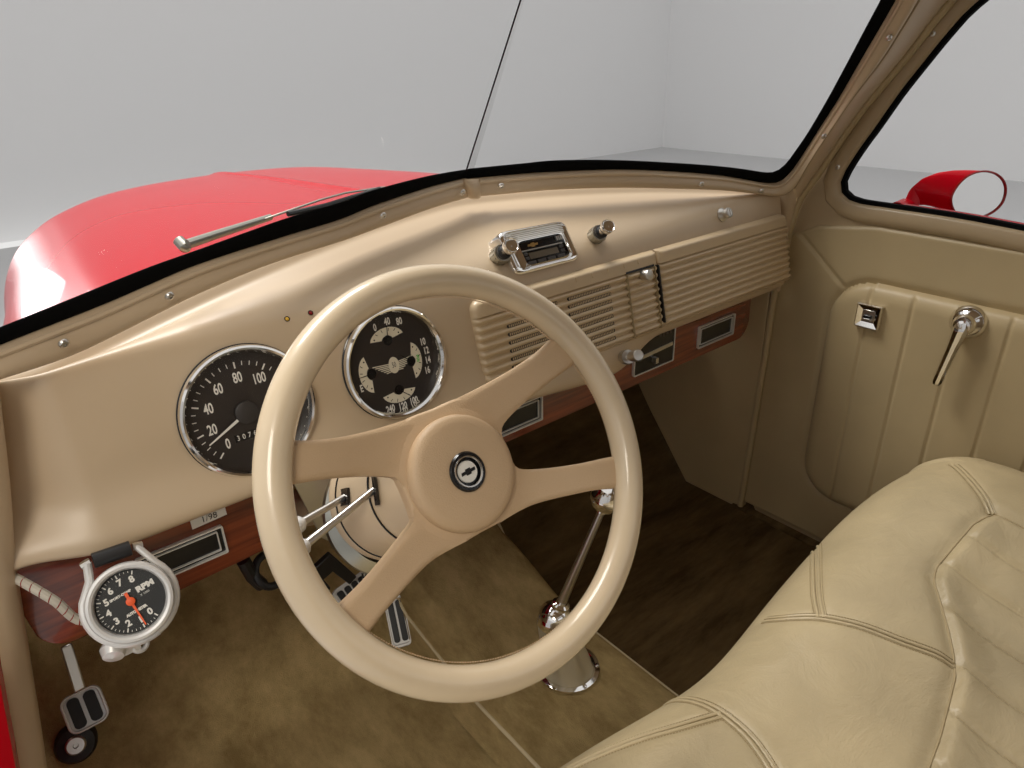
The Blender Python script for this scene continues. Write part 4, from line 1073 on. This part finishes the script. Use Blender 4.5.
# joint cover at the middle of the lower moulding
jc = MB(); a = [onR(471, 170, .028), onR(474, 199, .036)]
rows = []
for k in range(9):
    t = k / 8; x = lerp(464, 481, t)
    nn = (NRt + NLt).normalized(); rows.append([at_plane(x, lerp(180, 198, j / 8), A0 + nn * .022, nn) + nn * (-.002 + .016 * math.sin(PI * t) ** .5 * math.sin(PI * j / 8) ** .4) for j in range(9)])
jc.grid(rows); tag(jc.build('moulding_joint_cover', M['paint'], ang=60), 'small tan cover where the two lower windscreen mouldings meet', 'cover')
# A pillar trim between moulding and door, with windlace
pl_l = MO[[i for i in range(NP) if MO[i].x > 1.30][4]:]
wl_px = [(797, 202), (815, 175), (857, 114.5), (901, 60), (932, 20), (948, 0)]
wl3 = [at_X(*q, XD - .012) for q in wl_px]; wl3.append(wl3[-1] + EXT * .9)
pa_ = spline([onR(*q, .018) for q in m_out[9:]] + [onR(*m_out[-1], .018) + EXT], 50); pb_ = spline(wl3, 50)
pt = thing('a_pillar', pb_[0], 'tan padded trim of the passenger side windscreen pillar', 'pillar')
rows = []
for p, q in zip(pa_, pb_):
    nn = V(-.75, -.66, 0); rows.append([p + V(.01, .01, 0)] + [p.lerp(q, t / 8) + nn * (.007 * math.sin(PI * t / 8) ** .5) for t in range(9)] + [q + V(.01, 0, 0)])
MB().grid(rows).build('pillar_trim', M['paint'], pt, ang=60)
for nm, pth in (('front_groove', pa_), ('rear_groove', [p.lerp(q, .93) for q, p in zip(pa_, pb_)])):
    MB().tube([p + V(-.002, -.002, 0) for p in pth], .0016, 6).build(nm, M['stitch_shade'], pt)
k0 = 46; ringp = [pa_[k0].lerp(pb_[k0], t / 12) + V(-.75, -.66, 0) * (.0078 * math.sin(PI * t / 12) ** .5) for t in range(13)]
pf = [at_X(*q, XD - .012) for q in ((797, 202), (792, 225), (786, 250))]
# lower foot of the pillar beside the end of the dash
ft = [onR(793, 187, .018), V(1.372, .79, -.33), V(1.374, .80, -.46)]
fa = spline(ft, 14); fb = spline([at_X(*q, XD - .010) for q in ((797, 202), (789, 240), (778, 292))], 14)
MB().grid([[p + V(0.0, .03, 0), p, p.lerp(q, .5) + V(-.004, -.004, 0), q, q + V(.01, .0, 0)] for p, q in zip(fa, fb)]).build('pillar_foot', M['paint'], pt, ang=60)
lace = spline([at_X(*q, XD - .008) for q in ((740, 508), (748, 460), (762, 375), (775, 292), (786, 245), (799, 202), (818, 174), (860, 113), (904, 60), (935, 20), (951, 1))] + [at_X(951, 1, XD - .008) + EXT * .9], 90)
MB().tube([p + V(.028, .034, 0) for p in lace], .030, 12).build('pillar_core', M['trim'], pt)
MB().box(V(1.45, .85, -.72), (.07, .09, .76)).build('pillar_post', M['trim'], pt)
MB().tube(lace, .0075, 12).build('windlace', M['doorleather'], pt)
# door sill between carpet and door, roof above the view
MB().box(V(1.41, .2, -1.10), (.05, 1.25, .03)).build('sill_plate', M['mat'], dr)
rf = thing('cab_roof', V(XC, .1, .25), 'rounded cab roof above the seat, tan inside and red outside', 'roof')
zr = MO[-1].z; yr_ = MO[-1].y
def roof(y, x, dz=0):
    a_ = (x - XC) / .72; return V(x, y, zr + .005 + .075 * (1 - a_ ** 4) * smooth((.62 - y) / .25 + .25) + dz)
def hdr(x): return yr_ + .175 * (1 - abs(x - XC) / .68)
rx = [lerp(-.05, 1.39, k / 24) for k in range(25)]
MB().grid([[roof(lerp(hdr(x) + .01, -.42, t / 20), x) for t in range(21)] for x in rx]).build('headlining', M['trim'], rf)
MB().grid([[roof(lerp(hdr(x) + .03, -.44, t / 20), x, .03) for t in range(21)] for x in rx]).build('roof_skin', M['red'], rf)
MB().tube([roof(hdr(x) + .01, x, -.01) for x in rx], .028, 12).build('header_rail', M['trim'], rf)

# back of the cab with its window, behind the seat
bw = thing('cab_back_wall', V(XC, -.44, -1.0), 'tan back wall of the cab with a wide rear window', 'back wall')
FB = (UX, V(0, 0, 1), V(0, 1, 0)); ob = V(XC, -.44, -.42)
MB().band(rrect(1.44, 1.30, .08, 8), [(x, y + .33) for x, y in rrect(.80, .30, .07, 8)], ob, FB, 0, .03).build('back_panel', M['trim'], bw)
MB().prism([(x, y + .33) for x, y in rrect(.80, .30, .07, 8)], ob, FB, .01, .014).build('rear_window_glass', M['glass'], bw)

# ---------------------------------------------------------------- outside: hood, wiper, mirror
def hood_pt(s, Y):
    sc_y = 1.06 - .17 * smooth((Y - 1.0) / 1.2); zc = interp(Y, [.9, 1.0, 1.36, 1.7, 2.1, 2.22, 2.32, 2.40, 2.44], [-.222, -.226, -.246, -.262, -.287, -.302, -.345, -.44, -.60])
    a = abs(s); drop = interp(a, [0, .12, .23, .33, .4, .5, .58, .64, .68, .70], [0, .002, .006, .015, .027, .060, .105, .17, .28, .45])
    nose = max(0, (Y - 2.2)) * .5
    return V(XC + s * sc_y * (1 - nose), Y, zc - drop + .006 * math.exp(-(a / .012) ** 2))
hd_ = thing('hood', V(XC, 1.6, -.8), 'glossy red hood of the truck ahead of the windscreen', 'hood')
ss = [-.70, -.695, -.685, -.67, -.65, -.62, -.59, -.55, -.5, -.44, -.37, -.3, -.22, -.14, -.07, -.03, -.012, 0]; ss = ss + [-q for q in ss[-2::-1]]
ys_ = [1.03, 1.06, 1.10, 1.15, 1.25, 1.36, 1.5, 1.65, 1.8, 1.95, 2.08, 2.18, 2.26, 2.32, 2.37, 2.41, 2.44]
m = MB().grid([[hood_pt(s, y) for s in ss] for y in ys_]); m.build('hood_panel', M['red'], hd_, ang=60, sub=2); BH = BVHTree.FromPolygons(m.v, m.f)
MB().tube([hood_pt(0, y) + V(0, 0, -.0072) for y in [1.04 + k * .06 for k in range(20)]], .004, 8).build('centre_moulding', M['red'], hd_)
rows = []
for k in range(41):
    x = lerp(-.03, 1.37, k / 40); a_ = abs(x - XC); yb_ = 1.005 - .271 * a_; zb_ = -.235 - .055 * (a_ / .68) ** 2
    rows.append([V(x, yb_ + d, zb_ + e) for d, e in ((-.005, -.03), (0, -.012), (.02, -.012), (.05, -.022), (.09, -.05), (.14, -.14))])
tag(MB().grid(rows).build('cowl', M['red'], ang=60), 'red cowl strip at the foot of the windscreen outside', 'cowl')
wp = thing('wiper', onL(188, 243, -.03), 'chrome windscreen wiper lying across the red hood side', 'wiper')
pv = onL(184, 246, -.035)
MB().lathe([(.0065, -.01), (.007, .003), (.005, .006), (.003, .008), (0, .0085)], pv, -NLt * -1, 24).build('pivot', M['knobmetal'], wp)
arm = [onL(188, 244, -.028), onL(215, 235, -.028), onL(271, 217, -.026)]
MB().tube(arm, [.0055, .005, .0038], 10).build('arm', M['knobmetal'], wp)
MB().tube([onL(265, 219, -.024), onL(320, 200, -.022), onL(345, 193, -.022), onL(385, 187, -.02)], .0014, 8).build('blade_carrier', M['knobmetal'], wp)
MB().tube([onL(288, 214, -.016), onL(325, 206, -.016), onL(380, 189, -.016)], .0035, 8).build('blade', M['black'], wp)
# door mirror
mc_ = at_X(978, 195, 1.62); mn = V(-.60, -.79, .08).normalized(); u, v, n = frame(mn)
mr = thing('door_mirror', mc_, 'red teardrop door mirror outside the passenger window', 'mirror')
ca = [at_plane(px, py, mc_, mn) for px, py in ((950.5, 200), (956, 187), (967, 176), (981, 171), (994, 172.5), (1003, 179), (1006.5, 189), (1003.5, 202), (994, 212), (980, 218), (966, 218.5), (955, 213))]
loop = spline(ca, 61, closed=True)[:-1]; cm = sum(loop, V(0, 0, 0)) / 60
tip = at_X(909, 206, 1.535); rows = []
for k, f in enumerate([0, .02, .06, .14, .26, .40, .55, .70, .84, .95, 1.0]):
    sh = (1 - f) ** .62 if f < 1 else .02; sh = max(.15, sh) if f < .97 else .05
    c2 = cm.lerp(tip, f) + V(0, 0, .018 * math.sin(PI * f)) + V(.0, .10 * f * (1 - f), 0)
    rows.append([c2 + (p - cm) * sh * (1.0 if k else .98) for p in loop])
m = MB().grid(rows, close_v=True); m.f.append(tuple(range(len(m.v) - 60, len(m.v)))); m.build('housing', M['red'], mr, ang=60)
MB().add([cm + (p - cm) * .955 - mn * .001 for p in loop], [tuple(range(60))]).build('mirror_face', M['mirror'], mr)
MB().tube([cm + (p - cm) * .98 for p in loop] + [cm + (loop[0] - cm) * .98], .0022, 6).build('mirror_edge', M['redlens'], mr)
MB().tube([at_X(898, 212, 1.50), at_X(905, 207, 1.52), tip], [.022, .018, .012], 14).build('stem', M['red'], mr)

# ---------------------------------------------------------------- move everything onto the ground
for o in list(sc.objects):
    if o.parent is None: o.location = o.location + OFF
bpy.context.view_layer.update()
